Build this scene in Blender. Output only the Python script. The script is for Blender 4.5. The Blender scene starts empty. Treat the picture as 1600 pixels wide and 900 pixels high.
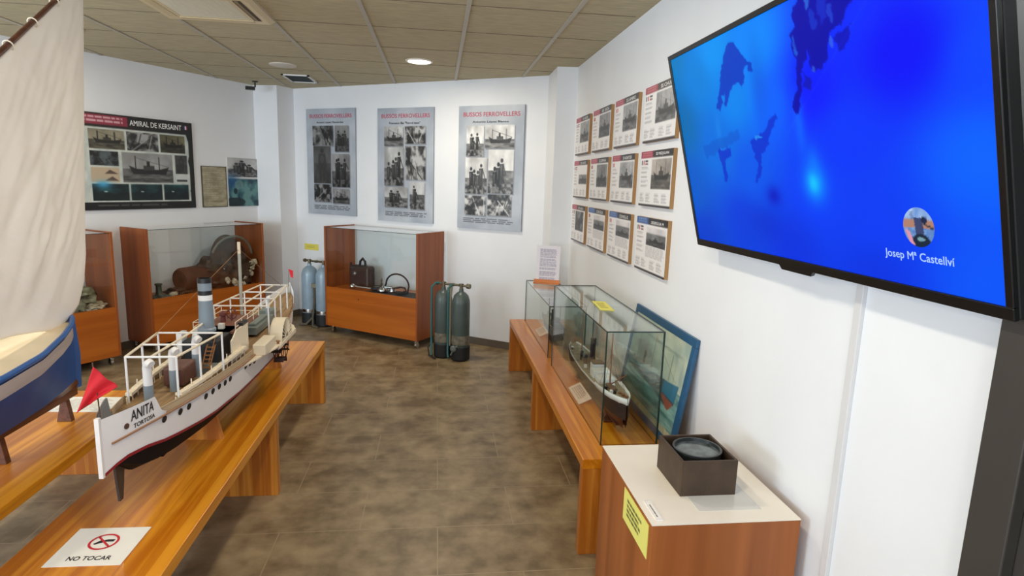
import bpy, math, random
import numpy as np
from mathutils import Vector, Matrix
random.seed(7); np.random.seed(7)
scn = bpy.context.scene
C = scn.collection
PI = math.pi

# ---------------------------------------------------------------- camera, light, exposure
cd = bpy.data.cameras.new('camera'); cam = bpy.data.objects.new('camera', cd); C.objects.link(cam)
CAM_R = ((0.99213196, -0.12099332, 0.0321682), (0.01068121, -0.17420228, -0.98465196), (0.12474008, 0.97724827, -0.17153929))
r_, d_, f_ = [Vector(v) for v in CAM_R]          # right, down, forward
m = Matrix((r_, -d_, -f_)).transposed().to_4x4(); m.translation = (0, 0, 1.75)
cam.matrix_world = m
cd.sensor_fit = 'HORIZONTAL'; cd.sensor_width = 36.0; cd.lens = 942.56 / 1600 * 36.0; cd.clip_start = 0.02
scn.camera = cam
scn.view_settings.view_transform = 'Standard'; scn.view_settings.look = 'None'
scn.view_settings.gamma = 1.0; scn.view_settings.use_curve_mapping = False
scn.view_settings.exposure = 0.0
scn.cycles.transparent_max_bounces = 40; scn.cycles.max_bounces = 14; scn.cycles.diffuse_bounces = 6
w = bpy.data.worlds.new('world'); scn.world = w; w.use_nodes = True
w.node_tree.nodes['Background'].inputs[0].default_value = (0.62, 0.74, 1.0, 1)
w.node_tree.nodes['Background'].inputs[1].default_value = 1.0
def area(name, loc, target, sx, sy, power, col, shape='RECTANGLE', spread=180):
    l = bpy.data.lights.new(name, 'AREA'); l.shape = shape; l.size = sx
    if shape == 'RECTANGLE': l.size_y = sy
    l.energy = power; l.color = col; l.spread = math.radians(spread)
    o = bpy.data.objects.new(name, l); C.objects.link(o); o.location = loc
    o.rotation_euler = (Vector(target) - Vector(loc)).to_track_quat('-Z', 'Y').to_euler()
    return o
area('window_daylight', (-1.9, -2.42, 1.55), (-1.9, 5, 1.45), 5.0, 1.7, 105, (0.80, 0.90, 1.0))
area('window_daylight', (-5.1, 0.6, 1.55), (-1.5, 5.5, 1.6), 3.0, 1.7, 210, (0.74, 0.88, 1.0))
CEIL = 2.78; W = 1.23
LAMPS = [(-0.169, 5.63, 18), (-0.169, 3.05, 15.5), (-0.169, 1.1, 14.5), (-2.75, 5.1, 8), (-2.75, 3.05, 11), (-2.75, 1.1, 15), (-0.169, -0.9, 15), (-2.75, -0.9, 14)]

# ---------------------------------------------------------------- helpers
def L1(c):
    c = c / 255.0
    return c / 12.92 if c <= 0.04045 else ((c + 0.055) / 1.055) ** 2.4
def rgb(r, g, b): return (L1(r), L1(g), L1(b), 1.0)
MATS = {}
def mat(name, col, rough=0.5, metal=0.0, noise=0.0, nscale=8.0, stretch=(1, 1, 1), bump=0.0, bscale=200.0, spec=0.5, emit=None):
    if name in MATS: return MATS[name]
    mt = bpy.data.materials.new(name); mt.use_nodes = True; nt = mt.node_tree; b = nt.nodes['Principled BSDF']
    c = rgb(*col); b.inputs['Base Color'].default_value = c; b.inputs['Roughness'].default_value = rough
    b.inputs['Metallic'].default_value = metal; b.inputs['Specular IOR Level'].default_value = spec
    tc = nt.nodes.new('ShaderNodeTexCoord'); mp = nt.nodes.new('ShaderNodeMapping'); mp.inputs['Scale'].default_value = stretch
    nt.links.new(tc.outputs['Object'], mp.inputs['Vector'])
    n = nt.nodes.new('ShaderNodeTexNoise'); n.inputs['Scale'].default_value = nscale; n.inputs['Detail'].default_value = 5
    nt.links.new(mp.outputs[0], n.inputs['Vector'])
    cr = nt.nodes.new('ShaderNodeValToRGB'); k = max(noise, 0.02)
    cr.color_ramp.elements[0].position = 0.3; cr.color_ramp.elements[1].position = 0.7
    cr.color_ramp.elements[0].color = [min(1, x * (1 - k)) for x in c[:3]] + [1]
    cr.color_ramp.elements[1].color = [min(1, x * (1 + k)) for x in c[:3]] + [1]
    nt.links.new(n.outputs['Fac'], cr.inputs[0]); nt.links.new(cr.outputs[0], b.inputs['Base Color'])
    if bump:
        n2 = nt.nodes.new('ShaderNodeTexNoise'); n2.inputs['Scale'].default_value = bscale
        nt.links.new(tc.outputs['Object'], n2.inputs['Vector'])
        bp = nt.nodes.new('ShaderNodeBump'); bp.inputs['Strength'].default_value = bump; bp.inputs['Distance'].default_value = 0.002
        nt.links.new(n2.outputs['Fac'], bp.inputs['Height']); nt.links.new(bp.outputs[0], b.inputs['Normal'])
    if emit: b.inputs['Emission Color'].default_value = rgb(*emit[0]); b.inputs['Emission Strength'].default_value = emit[1]
    MATS[name] = mt; return mt
def wood(name, c1, c2, grain='y', scale=1.0, rough=0.35, board=0.0, knots=False, lo=0.35, hi=0.65):
    if name in MATS: return MATS[name]
    mt = bpy.data.materials.new(name); mt.use_nodes = True; nt = mt.node_tree; b = nt.nodes['Principled BSDF']
    b.inputs['Roughness'].default_value = rough
    tc = nt.nodes.new('ShaderNodeTexCoord'); mp = nt.nodes.new('ShaderNodeMapping')
    s = {'x': (1.2, 28, 28), 'y': (28, 1.2, 28), 'z': (28, 28, 1.2)}[grain]
    mp.inputs['Scale'].default_value = [q * scale for q in s]
    nt.links.new(tc.outputs['Object'], mp.inputs['Vector'])
    n = nt.nodes.new('ShaderNodeTexNoise'); n.inputs['Scale'].default_value = 1.0; n.inputs['Detail'].default_value = 4; n.inputs['Distortion'].default_value = 0.6
    nt.links.new(mp.outputs[0], n.inputs['Vector'])
    fac = n.outputs['Fac']
    if board:
        sp = nt.nodes.new('ShaderNodeSeparateXYZ'); nt.links.new(tc.outputs['Object'], sp.inputs[0])
        ax = {'x': 1, 'y': 0, 'z': 0}[grain]
        dv = nt.nodes.new('ShaderNodeMath'); dv.operation = 'DIVIDE'; dv.inputs[1].default_value = board; nt.links.new(sp.outputs[ax], dv.inputs[0])
        fl = nt.nodes.new('ShaderNodeMath'); fl.operation = 'FLOOR'; nt.links.new(dv.outputs[0], fl.inputs[0])
        wn = nt.nodes.new('ShaderNodeTexWhiteNoise'); wn.noise_dimensions = '1D'; nt.links.new(fl.outputs[0], wn.inputs['W'])
        mm = nt.nodes.new('ShaderNodeMath'); mm.operation = 'MULTIPLY_ADD'; mm.inputs[1].default_value = 0.28
        nt.links.new(wn.outputs['Value'], mm.inputs[0]); 
        sb = nt.nodes.new('ShaderNodeMath'); sb.operation = 'SUBTRACT'; sb.inputs[1].default_value = 0.14; nt.links.new(fac, sb.inputs[0])
        nt.links.new(sb.outputs[0], mm.inputs[2]); fac = mm.outputs[0]
    cr = nt.nodes.new('ShaderNodeValToRGB'); cr.color_ramp.elements[0].position = lo; cr.color_ramp.elements[1].position = hi
    cr.color_ramp.elements[0].color = rgb(*c1); cr.color_ramp.elements[1].color = rgb(*c2)
    nt.links.new(fac, cr.inputs[0]); out = cr.outputs[0]
    if knots:
        vo = nt.nodes.new('ShaderNodeTexVoronoi'); vo.inputs['Scale'].default_value = 3.1
        mp2 = nt.nodes.new('ShaderNodeMapping'); mp2.inputs['Scale'].default_value = {'x': (0.6, 1, 1), 'y': (1, 0.6, 1), 'z': (1, 1, 0.6)}[grain]
        nt.links.new(tc.outputs['Object'], mp2.inputs[0]); nt.links.new(mp2.outputs[0], vo.inputs['Vector'])
        c3 = nt.nodes.new('ShaderNodeValToRGB'); c3.color_ramp.elements[0].position = 0.03; c3.color_ramp.elements[1].position = 0.06
        c3.color_ramp.elements[0].color = (0.75, 0.75, 0.75, 1); c3.color_ramp.elements[1].color = (0, 0, 0, 1)
        nt.links.new(vo.outputs['Distance'], c3.inputs[0])
        mx = nt.nodes.new('ShaderNodeMix'); mx.data_type = 'RGBA'; mx.inputs[7].default_value = rgb(92, 42, 14)
        nt.links.new(c3.outputs[0], mx.inputs[0]); nt.links.new(out, mx.inputs[6]); out = mx.outputs[2]
    nt.links.new(out, b.inputs['Base Color'])
    MATS[name] = mt; return mt
def glass_mat(name='clear_glass', tint=(0.95, 0.98, 0.97), k=1.0):
    if name in MATS: return MATS[name]
    mt = bpy.data.materials.new(name); mt.use_nodes = True; nt = mt.node_tree
    for n in list(nt.nodes): nt.nodes.remove(n)
    o = nt.nodes.new('ShaderNodeOutputMaterial'); mx = nt.nodes.new('ShaderNodeMixShader'); fr = nt.nodes.new('ShaderNodeFresnel'); fr.inputs[0].default_value = 1.45
    t = nt.nodes.new('ShaderNodeBsdfTransparent'); t.inputs[0].default_value = (*tint, 1)
    g = nt.nodes.new('ShaderNodeBsdfGlossy'); g.inputs['Roughness'].default_value = 0.02; g.inputs[0].default_value = (k, k, k, 1)
    ge = nt.nodes.new('ShaderNodeNewGeometry'); mi = nt.nodes.new('ShaderNodeMix'); mi.data_type = 'FLOAT'; mi.inputs[2].default_value = 1.45; mi.inputs[3].default_value = 1 / 1.45
    nt.links.new(ge.outputs['Backfacing'], mi.inputs[0]); nt.links.new(mi.outputs[0], fr.inputs[0])   # same reflectance on both faces of the thin pane
    nt.links.new(fr.outputs[0], mx.inputs[0]); nt.links.new(t.outputs[0], mx.inputs[1]); nt.links.new(g.outputs[0], mx.inputs[2]); nt.links.new(mx.outputs[0], o.inputs[0])
    MATS[name] = mt; return mt
def art_mat(name, emissive=False, rough=0.35, strength=1.0):
    if name in MATS: return MATS[name]
    mt = bpy.data.materials.new(name); mt.use_nodes = True; nt = mt.node_tree; b = nt.nodes['Principled BSDF']
    a = nt.nodes.new('ShaderNodeVertexColor'); a.layer_name = 'print'
    if emissive:
        b.inputs['Base Color'].default_value = (0.004, 0.004, 0.005, 1); b.inputs['Roughness'].default_value = 0.5; b.inputs['Specular IOR Level'].default_value = 0.05
        nt.links.new(a.outputs[0], b.inputs['Emission Color']); b.inputs['Emission Strength'].default_value = strength
    else:
        nt.links.new(a.outputs[0], b.inputs['Base Color']); b.inputs['Roughness'].default_value = rough
    MATS[name] = mt; return mt

def root_matrix(o):
    while o is not None and o.parent is not None: o = o.parent
    return Matrix.Translation(o.location) @ o.rotation_euler.to_matrix().to_4x4() if o is not None else Matrix()
class MB:
    """collects geometry in world coordinates, build() links one mesh object"""
    def __init__(s, M=None): s.v = []; s.f = []; s.mi = []; s.M = M
    def _a(s, vs, fs, k=0):
        n = len(s.v)
        s.v += [tuple(s.M @ Vector(q)) if s.M is not None else tuple(q) for q in vs]
        s.f += [tuple(i + n for i in f) for f in fs]; s.mi += [k] * len(fs); return s
    def hexa(s, p, k=0):   # p: 4 bottom ccw + 4 top
        return s._a(p, [(3, 2, 1, 0), (4, 5, 6, 7), (0, 1, 5, 4), (1, 2, 6, 5), (2, 3, 7, 6), (3, 0, 4, 7)], k)
    def box(s, a, b, k=0):
        (x0, y0, z0), (x1, y1, z1) = a, b
        return s.hexa([(x0, y0, z0), (x1, y0, z0), (x1, y1, z0), (x0, y1, z0), (x0, y0, z1), (x1, y0, z1), (x1, y1, z1), (x0, y1, z1)], k)
    def obox(s, c, size, rotz=0.0, k=0, rot=None):
        R = rot if rot is not None else Matrix.Rotation(rotz, 3, 'Z'); c = Vector(c); hx, hy, hz = [q / 2 for q in size]
        return s.hexa([c + R @ Vector(q) for q in [(-hx, -hy, -hz), (hx, -hy, -hz), (hx, hy, -hz), (-hx, hy, -hz), (-hx, -hy, hz), (hx, -hy, hz), (hx, hy, hz), (-hx, hy, hz)]], k)
    def prism(s, pts, off, k=0):
        n = len(pts); off = Vector(off); a = [Vector(p) for p in pts]; b = [p + off for p in a]
        return s._a(a + b, [tuple(range(n - 1, -1, -1)), tuple(range(n, 2 * n))] + [(i, (i + 1) % n, n + (i + 1) % n, n + i) for i in range(n)], k)
    def tube(s, path, r, seg=8, closed=False, k=0):
        P = [Vector(p) for p in path]; n = len(P); rr = r if isinstance(r, (list, tuple)) else [r] * n; vs = []; fs = []; up = None
        for i in range(n):
            if closed: t = P[(i + 1) % n] - P[i - 1]
            else: t = P[min(i + 1, n - 1)] - P[max(i - 1, 0)]
            t.normalize()
            if up is None: up = Vector((0, 0, 1)) if abs(t.z) < 0.9 else Vector((1, 0, 0))
            u = (up - t * up.dot(t)).normalized(); up = u; w_ = t.cross(u)
            for j in range(seg):
                a = 2 * PI * j / seg; vs.append(P[i] + (u * math.cos(a) + w_ * math.sin(a)) * rr[i])
        for i in range(n if closed else n - 1):
            for j in range(seg):
                i2 = (i + 1) % n; fs.append((i * seg + j, i * seg + (j + 1) % seg, i2 * seg + (j + 1) % seg, i2 * seg + j))
        if not closed: fs += [tuple(range(seg - 1, -1, -1)), tuple((n - 1) * seg + j for j in range(seg))]
        return s._a(vs, fs, k)
    def lathe(s, prof, o=(0, 0, 0), seg=24, axis=(0, 0, 1), k=0):
        o = Vector(o); q = Vector((0, 0, 1)).rotation_difference(Vector(axis).normalized()); vs = []; fs = []; n = len(prof)
        for (r, z) in prof:
            for j in range(seg):
                a = 2 * PI * j / seg; vs.append(o + q @ Vector((r * math.cos(a), r * math.sin(a), z)))
        for i in range(n - 1):
            for j in range(seg): fs.append((i * seg + j, i * seg + (j + 1) % seg, (i + 1) * seg + (j + 1) % seg, (i + 1) * seg + j))
        if prof[0][0] > 1e-4: fs.append(tuple(range(seg - 1, -1, -1)))
        if prof[-1][0] > 1e-4: fs.append(tuple((n - 1) * seg + j for j in range(seg)))
        return s._a(vs, fs, k)
    def grid(s, fn, nu, nv, k=0):
        vs = [fn(i / nu, j / nv) for j in range(nv + 1) for i in range(nu + 1)]
        return s._a(vs, [(j * (nu + 1) + i, j * (nu + 1) + i + 1, (j + 1) * (nu + 1) + i + 1, (j + 1) * (nu + 1) + i) for j in range(nv) for i in range(nu)], k)
    def blob(s, c, rad, amp=0.15, seed=0, freq=3.0, nu=28, nv=16, k=0, R=None):
        from mathutils import noise
        c = Vector(c); vs = []; fs = []
        for j in range(nv + 1):
            th = PI * j / nv
            for i in range(nu):
                ph = 2 * PI * i / nu; d = Vector((math.sin(th) * math.cos(ph), math.sin(th) * math.sin(ph), math.cos(th)))
                q = 1 + amp * 2 * noise.noise(d * freq + Vector((seed * 7.3, seed, 0))) + amp * noise.noise(d * freq * 3 + Vector((seed, 3, 1)))
                p = Vector((d.x * rad[0] * q, d.y * rad[1] * q, d.z * rad[2] * q))
                vs.append(c + (R @ p if R is not None else p))
        for j in range(nv):
            for i in range(nu): fs.append((j * nu + i, (j + 1) * nu + i, (j + 1) * nu + (i + 1) % nu, j * nu + (i + 1) % nu))
        return s._a(vs, fs, k)
    def build(s, name, mats, parent=None, smooth=None, bevel=0.0, label=None):
        me = bpy.data.meshes.new(name); vs = s.v
        if parent is not None:
            inv = root_matrix(parent).inverted(); vs = [tuple(inv @ Vector(p)) for p in vs]
        me.from_pydata(vs, [], s.f); me.validate(); 
        mats = mats if isinstance(mats, (list, tuple)) else [mats]
        for q in mats: me.materials.append(q)
        if len(mats) > 1 and len(me.polygons) == len(s.mi): me.polygons.foreach_set('material_index', s.mi)
        import bmesh
        bm = bmesh.new(); bm.from_mesh(me); bmesh.ops.recalc_face_normals(bm, faces=bm.faces); bm.to_mesh(me); bm.free()
        if smooth:
            me.polygons.foreach_set('use_smooth', [True] * len(me.polygons)); me.set_sharp_from_angle(angle=math.radians(smooth))
        me.update()
        o = bpy.data.objects.new(name, me); C.objects.link(o)
        if parent is not None: o.parent = parent
        if bevel:
            bv = o.modifiers.new('bevel', 'BEVEL'); bv.width = bevel; bv.segments = 2; bv.limit_method = 'ANGLE'
        if label: o['label'] = label
        return o
def thing(name, label, cat, loc=(0, 0, 0), rotz=0.0, group=None):
    o = bpy.data.objects.new(name, None); C.objects.link(o); o.location = loc; o.rotation_euler = (0, 0, rotz); o.empty_display_size = 0.1
    o['label'] = label; o['category'] = cat
    if group: o['group'] = group
    return o
def tag(o, label, cat, group=None):
    o['label'] = label; o['category'] = cat
    if group: o['group'] = group
    return o
def struct(o): o['kind'] = 'structure'; return o
def text_geo(txt):
    cu = bpy.data.curves.new('t', 'FONT'); cu.body = txt; cu.resolution_u = 3
    o = bpy.data.objects.new('t', cu); C.objects.link(o); dg = bpy.context.evaluated_depsgraph_get(); dg.update()
    me = bpy.data.meshes.new_from_object(o.evaluated_get(dg)); 
    vs = [tuple(v.co) for v in me.vertices]; fs = [tuple(p.vertices) for p in me.polygons]
    bpy.data.objects.remove(o); bpy.data.curves.remove(cu); bpy.data.meshes.remove(me)
    xs = [v[0] for v in vs]; ys = [v[1] for v in vs]; x0, x1, y0, y1 = min(xs), max(xs), min(ys), max(ys)
    return [((v[0] - x0) / (x1 - x0), (v[1] - y0) / (y1 - y0)) for v in vs], fs
def add_text(name, txt, mt, parent, O, u, v, s0, t0, wid, hei, lift=0.0015, shear=0.0, bold=0.0):
    """flat lettering on a plane: O + u*s + v*t; lower left at s0,t0"""
    vs, fs = text_geo(txt); O = Vector(O); u = Vector(u); v = Vector(v); n = u.cross(v).normalized(); mb = MB()
    offs = [(0, 0)] if not bold else [(0, 0), (bold, 0), (bold / 2, bold / 2), (0, bold), (bold, bold)]
    for i, (ax, ay) in enumerate(offs):
        mb._a([O + u * (s0 + a * wid + shear * b + ax) + v * (t0 + b * hei + ay) + n * (lift + i * 0.00005) for a, b in vs], fs)
    me = bpy.data.meshes.new(name); inv = root_matrix(parent).inverted()
    me.from_pydata([tuple(inv @ Vector(p)) for p in mb.v], [], mb.f); me.materials.append(mt)
    o = bpy.data.objects.new(name, me); C.objects.link(o); o.parent = parent; return o

# ---------------------------------------------------------------- prints: a small rasteriser into colour attributes of real printed panels
class Art:
    def __init__(s, nx, ny, base=(255, 255, 255), ss=3):
        s.nx, s.ny, s.ss = nx, ny, ss; s.W, s.H = nx * ss, ny * ss
        s.a = np.ones((s.H, s.W, 3)) * np.array(base, float)
        s.X, s.Y = np.meshgrid((np.arange(s.W) + .5) / s.W, (np.arange(s.H) + .5) / s.H)
    def put(s, mask, col, a=1.0):
        col = np.array(col, float); s.a[mask] = s.a[mask] * (1 - a) + (col if col.ndim == 1 else col[mask]) * a
    def rect(s, x0, y0, x1, y1, col, a=1.0): s.put((s.X >= x0) & (s.X < x1) & (s.Y >= y0) & (s.Y < y1), col, a)
    def ell(s, cx, cy, rx, ry, col, a=1.0, clip=None):
        m_ = ((s.X - cx) / rx) ** 2 + ((s.Y - cy) / ry) ** 2 < 1
        if clip: m_ &= (s.X > clip[0]) & (s.X < clip[2]) & (s.Y > clip[1]) & (s.Y < clip[3])
        s.put(m_, col, a)
    def soft(s, cx, cy, rx, ry, col, a=1.0):
        g = np.exp(-(((s.X - cx) / rx) ** 2 + ((s.Y - cy) / ry) ** 2))[..., None] * a
        s.a = s.a * (1 - g) + np.array(col, float) * g
    def poly(s, pts, col, a=1.0, clip=None):
        m_ = np.zeros_like(s.X, bool); n = len(pts)
        for i in range(n):
            (xa, ya), (xb, yb) = pts[i], pts[(i + 1) % n]
            if ya == yb: continue
            c = ((ya > s.Y) != (yb > s.Y)) & (s.X < (xb - xa) * (s.Y - ya) / (yb - ya) + xa); m_ ^= c
        if clip: m_ &= (s.X > clip[0]) & (s.X < clip[2]) & (s.Y > clip[1]) & (s.Y < clip[3])
        s.put(m_, col, a)
    def line(s, x0, y0, x1, y1, wd, col, a=1.0, clip=None):
        dx, dy = x1 - x0, y1 - y0; l = math.hypot(dx, dy) or 1e-6; nx_, ny_ = -dy / l * wd / 2, dx / l * wd / 2
        s.poly([(x0 + nx_, y0 + ny_), (x1 + nx_, y1 + ny_), (x1 - nx_, y1 - ny_), (x0 - nx_, y0 - ny_)], col, a, clip)
    def vnoise(s, sx, sy, seed=0):
        rs = np.random.RandomState(seed); out = np.zeros_like(s.X); amp = 1; tot = 0
        for o in range(4):
            gx, gy = int(sx * 2 ** o) + 2, int(sy * 2 ** o) + 2; g = rs.rand(gy + 1, gx + 1)
            fx, fy = s.X * (gx - 1), s.Y * (gy - 1); ix, iy = fx.astype(int), fy.astype(int); tx, ty = fx - ix, fy - iy
            tx = tx * tx * (3 - 2 * tx); ty = ty * ty * (3 - 2 * ty)
            out += amp * ((g[iy, ix] * (1 - tx) + g[iy, ix + 1] * tx) * (1 - ty) + (g[iy + 1, ix] * (1 - tx) + g[iy + 1, ix + 1] * tx) * ty); tot += amp; amp *= .55
        return out / tot
    def tex(s, x0, y0, x1, y1, c0, c1, sx=10, sy=10, seed=0, a=1.0, con=2.0):
        n = np.clip((s.vnoise(sx, sy, seed) - .5) * con + .5, 0, 1)[..., None]
        col = np.array(c0, float) * (1 - n) + np.array(c1, float) * n
        s.put((s.X >= x0) & (s.X < x1) & (s.Y >= y0) & (s.Y < y1), col, a)
    def words(s, x0, y0, x1, y1, n, col, a=0.6, seed=0, ragged=0.25, fill=.55):
        rs = random.Random(seed); h = (y1 - y0) / n
        for i in range(n):
            x = x0; e = x1 - (x1 - x0) * ragged * rs.random()
            while x < e:
                l = (x1 - x0) * rs.uniform(.08, .22); s.rect(x, y0 + i * h, min(x + l, e), y0 + i * h + h * fill, col, a); x += l + (x1 - x0) * .025
    def photo(s, x0, y0, x1, y1, kind='ship', seed=0, tint=(1, 1, 1), frame=None, dark=1.0):
        rs = random.Random(seed * 13 + 5); w_, h_ = x1 - x0, y1 - y0; t = lambda g: tuple(min(255, g * q * dark) for q in tint); cl = (x0, y0, x1, y1)
        P = lambda a, b: (x0 + a * w_, y0 + b * h_)
        if frame: s.rect(x0 - .012, y0 - .008, x1 + .012, y1 + .008, frame)
        hz = rs.uniform(.45, .62); fx, fy = 6 / w_, 6 / h_
        s.tex(x0, y0, x1, y0 + hz * h_, t(150), t(215), fx * .4, fy * .3, seed + 1)
        s.tex(x0, y0 + hz * h_, x1, y1, t(60), t(140), fx * .8, fy * 1.8, seed + 2)
        if kind == 'ship':
            b = hz + .12
            s.poly([P(.12, b - .22), P(.3, b - .1), P(.7, b - .1), P(.92, b - .2), P(.85, b + .05), P(.2, b + .06)], t(38), .92, cl)
            s.rect(x0 + .4 * w_, y0 + (b - .24) * h_, x0 + .62 * w_, y0 + (b - .08) * h_, t(75)); s.rect(x0 + .47 * w_, y0 + (b - .38) * h_, x0 + .53 * w_, y0 + (b - .2) * h_, t(40))
            for q in (.25, .72): s.line(*P(q, b - .55), *P(q, b - .1), .008, t(45), 1, cl)
            s.line(*P(.25, b - .5), *P(.92, b - .2), .004, t(70), .8, cl)
        elif kind == 'people':
            for i in range(rs.choice([2, 3, 4])):
                cx = .18 + .64 * (i + rs.uniform(.2, .8)) / 4; top = rs.uniform(.12, .4); g = t(rs.choice([25, 40, 55])); hh = 1 - top
                s.ell(*P(cx, top + .05), .055 * w_, .05 * h_, g, 1, cl)
                s.poly([P(cx - .09, top + .13), P(cx + .09, top + .12), P(cx + .07, top + .13 + hh * .4), P(cx + .1, 1), P(cx - .1, 1), P(cx - .07, top + .13 + hh * .4)], g, .93, cl)
                s.line(*P(cx + .07, top + .16), *P(cx + rs.uniform(.15, .25), top + rs.uniform(.3, .5)), .035 * w_, g, .9, cl)
                s.poly([P(cx - .05, top + .18), P(cx, top + .15), P(cx - .01, top + .45)], t(150), .5, cl)
            s.tex(x0, y0 + .78 * h_, x1, y1, t(25), t(150), fx * 2, fy * 2, seed + 4, .7, 4)
        elif kind == 'wreck':
            s.tex(x0, y0, x1, y1, t(20), t(190), fx * .8, fy * .6, seed + 3, .85, 3.5)
            for i in range(4): s.line(*P(rs.random(), 1), *P(rs.random(), rs.uniform(0, .5)), .035 * w_, t(rs.choice([20, 30, 200])), .8, cl)
        elif kind == 'man':
            g = t(70); s.tex(x0, y0, x1, y1, t(55), t(110), fx * .5, fy * .5, seed + 3, .8)
            s.ell(*P(.5, .12), .1 * w_, .06 * h_, t(60), 1, cl)
            s.poly([P(.3, .2), P(.68, .2), P(.75, .5), P(.64, .95), P(.52, .95), P(.5, .6), P(.46, .95), P(.34, .95), P(.28, .5)], g, .9, cl); s.ell(*P(.5, .35), .12 * w_, .1 * h_, t(115), .5, cl)
        elif kind == 'under':
            s.tex(x0, y0, x1, y1, (8, 22, 28), (30, 80, 80), fx * .4, fy * .4, seed + 3, 1, 2)
            s.soft(x0 + w_ * rs.uniform(.2, .7), y0, w_ * .35, h_ * .25, (40, 150, 190), 0)
            s.poly([P(0, .55), P(.3, .4), P(.6, .6), P(1, .45), P(1, 1), P(0, 1)], (12, 20, 22), .7, cl); s.ell(*P(.35, .45), .05 * w_, .04 * h_, (210, 230, 235), .8, cl)
    def down(s):
        a = s.a.reshape(s.ny, s.ss, s.nx, s.ss, 3).mean((1, 3)); return np.clip(a, 0, 255)
def print_panel(name, art, mt, parent, O, u, v, wid, hei, lift=0.001, mask=None):
    O = Vector(O); u = Vector(u); v = Vector(v); n = u.cross(v).normalized(); img = art.down(); ny, nx = img.shape[:2]
    inv = root_matrix(parent).inverted(); vs = []
    for j in range(ny):
        for i in range(nx): vs.append(tuple(inv @ (O + u * (wid * i / (nx - 1)) + v * (hei * (1 - j / (ny - 1))) + n * lift)))
    fs = [(j * nx + i, (j + 1) * nx + i, (j + 1) * nx + i + 1, j * nx + i + 1) for j in range(ny - 1) for i in range(nx - 1)]
    me = bpy.data.meshes.new(name); me.from_pydata(vs, [], fs); c = img.reshape(-1, 3) / 255.0
    lin = np.where(c <= 0.04045, c / 12.92, ((c + 0.055) / 1.055) ** 2.4); at = me.color_attributes.new('print', 'FLOAT_COLOR', 'POINT')
    buf = np.ones((len(vs), 4), np.float32); buf[:, :3] = lin; at.data.foreach_set('color', buf.ravel()); me.materials.append(mt)
    o = bpy.data.objects.new(name, me); C.objects.link(o); o.parent = parent; return o
def board(parent, O, u, v, wid, hei, thick, mt, name='board', bevel=0):
    O = Vector(O); u = Vector(u); v = Vector(v); n = u.cross(v).normalized()
    return MB().prism([O, O + u * wid, O + u * wid + v * hei, O + v * hei], -n * thick).build(name, mt, parent, bevel=bevel)

# materials
M_WALL = mat('white_wall_paint', (232, 234, 237), 0.7, noise=0.015, nscale=3, bump=0.05, bscale=120)
M_SKIRT = mat('dark_tile_skirting', (98, 88, 76), 0.45, noise=0.1)
M_BENCH = wood('honey_pine', (184, 104, 8), (222, 148, 36), 'y', 1.0, 0.28, 0.105)
M_BENCHZ = wood('honey_pine_upright', (166, 92, 22), (204, 132, 48), 'z', 1.0, 0.32, 0.11, knots=True)
M_CAB = wood('cherry_veneer', (128, 64, 24), (154, 82, 36), 'z', 0.5, 0.38)
M_CABF = wood('cherry_veneer_lit_front', (158, 80, 16), (180, 98, 28), 'x', 0.5, 0.36)  # same wood as the sides; light on the front is put into its colour
M_GLASS = glass_mat(); M_GEDGE = mat('green_glass_edge', (38, 58, 52), 0.15)
M_WHITE = mat('white_model_paint', (236, 236, 236), 0.45); M_CREAM = mat('cream_model_paint', (232, 220, 196), 0.5)
M_BLACK = mat('black_paint', (22, 20, 22), 0.4); M_CHROME = mat('chrome', (200, 200, 200), 0.18, 1.0)
M_PAPER = mat('white_paper', (238, 236, 230), 0.6); M_YELLOW = mat('yellow_paper', (232, 226, 112), 0.6)
M_ART = art_mat('printed_face'); M_MATT = art_mat('printed_paper', rough=0.6)
M_INK = mat('black_ink', (30, 28, 30), 0.6); M_RED = mat('red_lettering', (190, 70, 92), 0.5); M_WTXT = mat('white_lettering', (236, 236, 236), 0.5)

# ================================================================ SETTING
LW_A = Vector((-3.138, 6.087)); LW_B = Vector((-2.155, 7.682)); LWd = Vector((0.52467, 0.85131)); LW_END = LW_A - LWd * 3.9
BW_A = Vector((-1.73, 7.82)); BW_B = Vector((1.058, 5.99)); BWd = (BW_B - BW_A).normalized()
# floor
fm = bpy.data.materials.new('floor_tiles'); fm.use_nodes = True; nt = fm.node_tree; b = nt.nodes['Principled BSDF']
tc = nt.nodes.new('ShaderNodeTexCoord'); mp = nt.nodes.new('ShaderNodeMapping'); mp.inputs['Location'].default_value = (-0.02, -2.857 + 0.388 * 40, 0)
br = nt.nodes.new('ShaderNodeTexBrick'); br.offset = 0.5; br.inputs['Scale'].default_value = 1; br.inputs['Mortar Size'].default_value = 0.0028; br.inputs['Mortar Smooth'].default_value = 0.3
br.inputs['Brick Width'].default_value = 0.78; br.inputs['Row Height'].default_value = 0.388; br.inputs['Bias'].default_value = 0
br.inputs['Color1'].default_value = (0.42, 0.42, 0.42, 1); br.inputs['Color2'].default_value = (0.58, 0.58, 0.58, 1); br.inputs['Mortar'].default_value = (0.5, 0.5, 0.5, 1)
nt.links.new(tc.outputs['Object'], mp.inputs[0]); nt.links.new(mp.outputs[0], br.inputs['Vector'])
n1 = nt.nodes.new('ShaderNodeTexNoise'); n1.inputs['Scale'].default_value = 4.2; n1.inputs['Detail'].default_value = 6; n1.inputs['Roughness'].default_value = 0.55; nt.links.new(tc.outputs['Object'], n1.inputs['Vector'])
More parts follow.
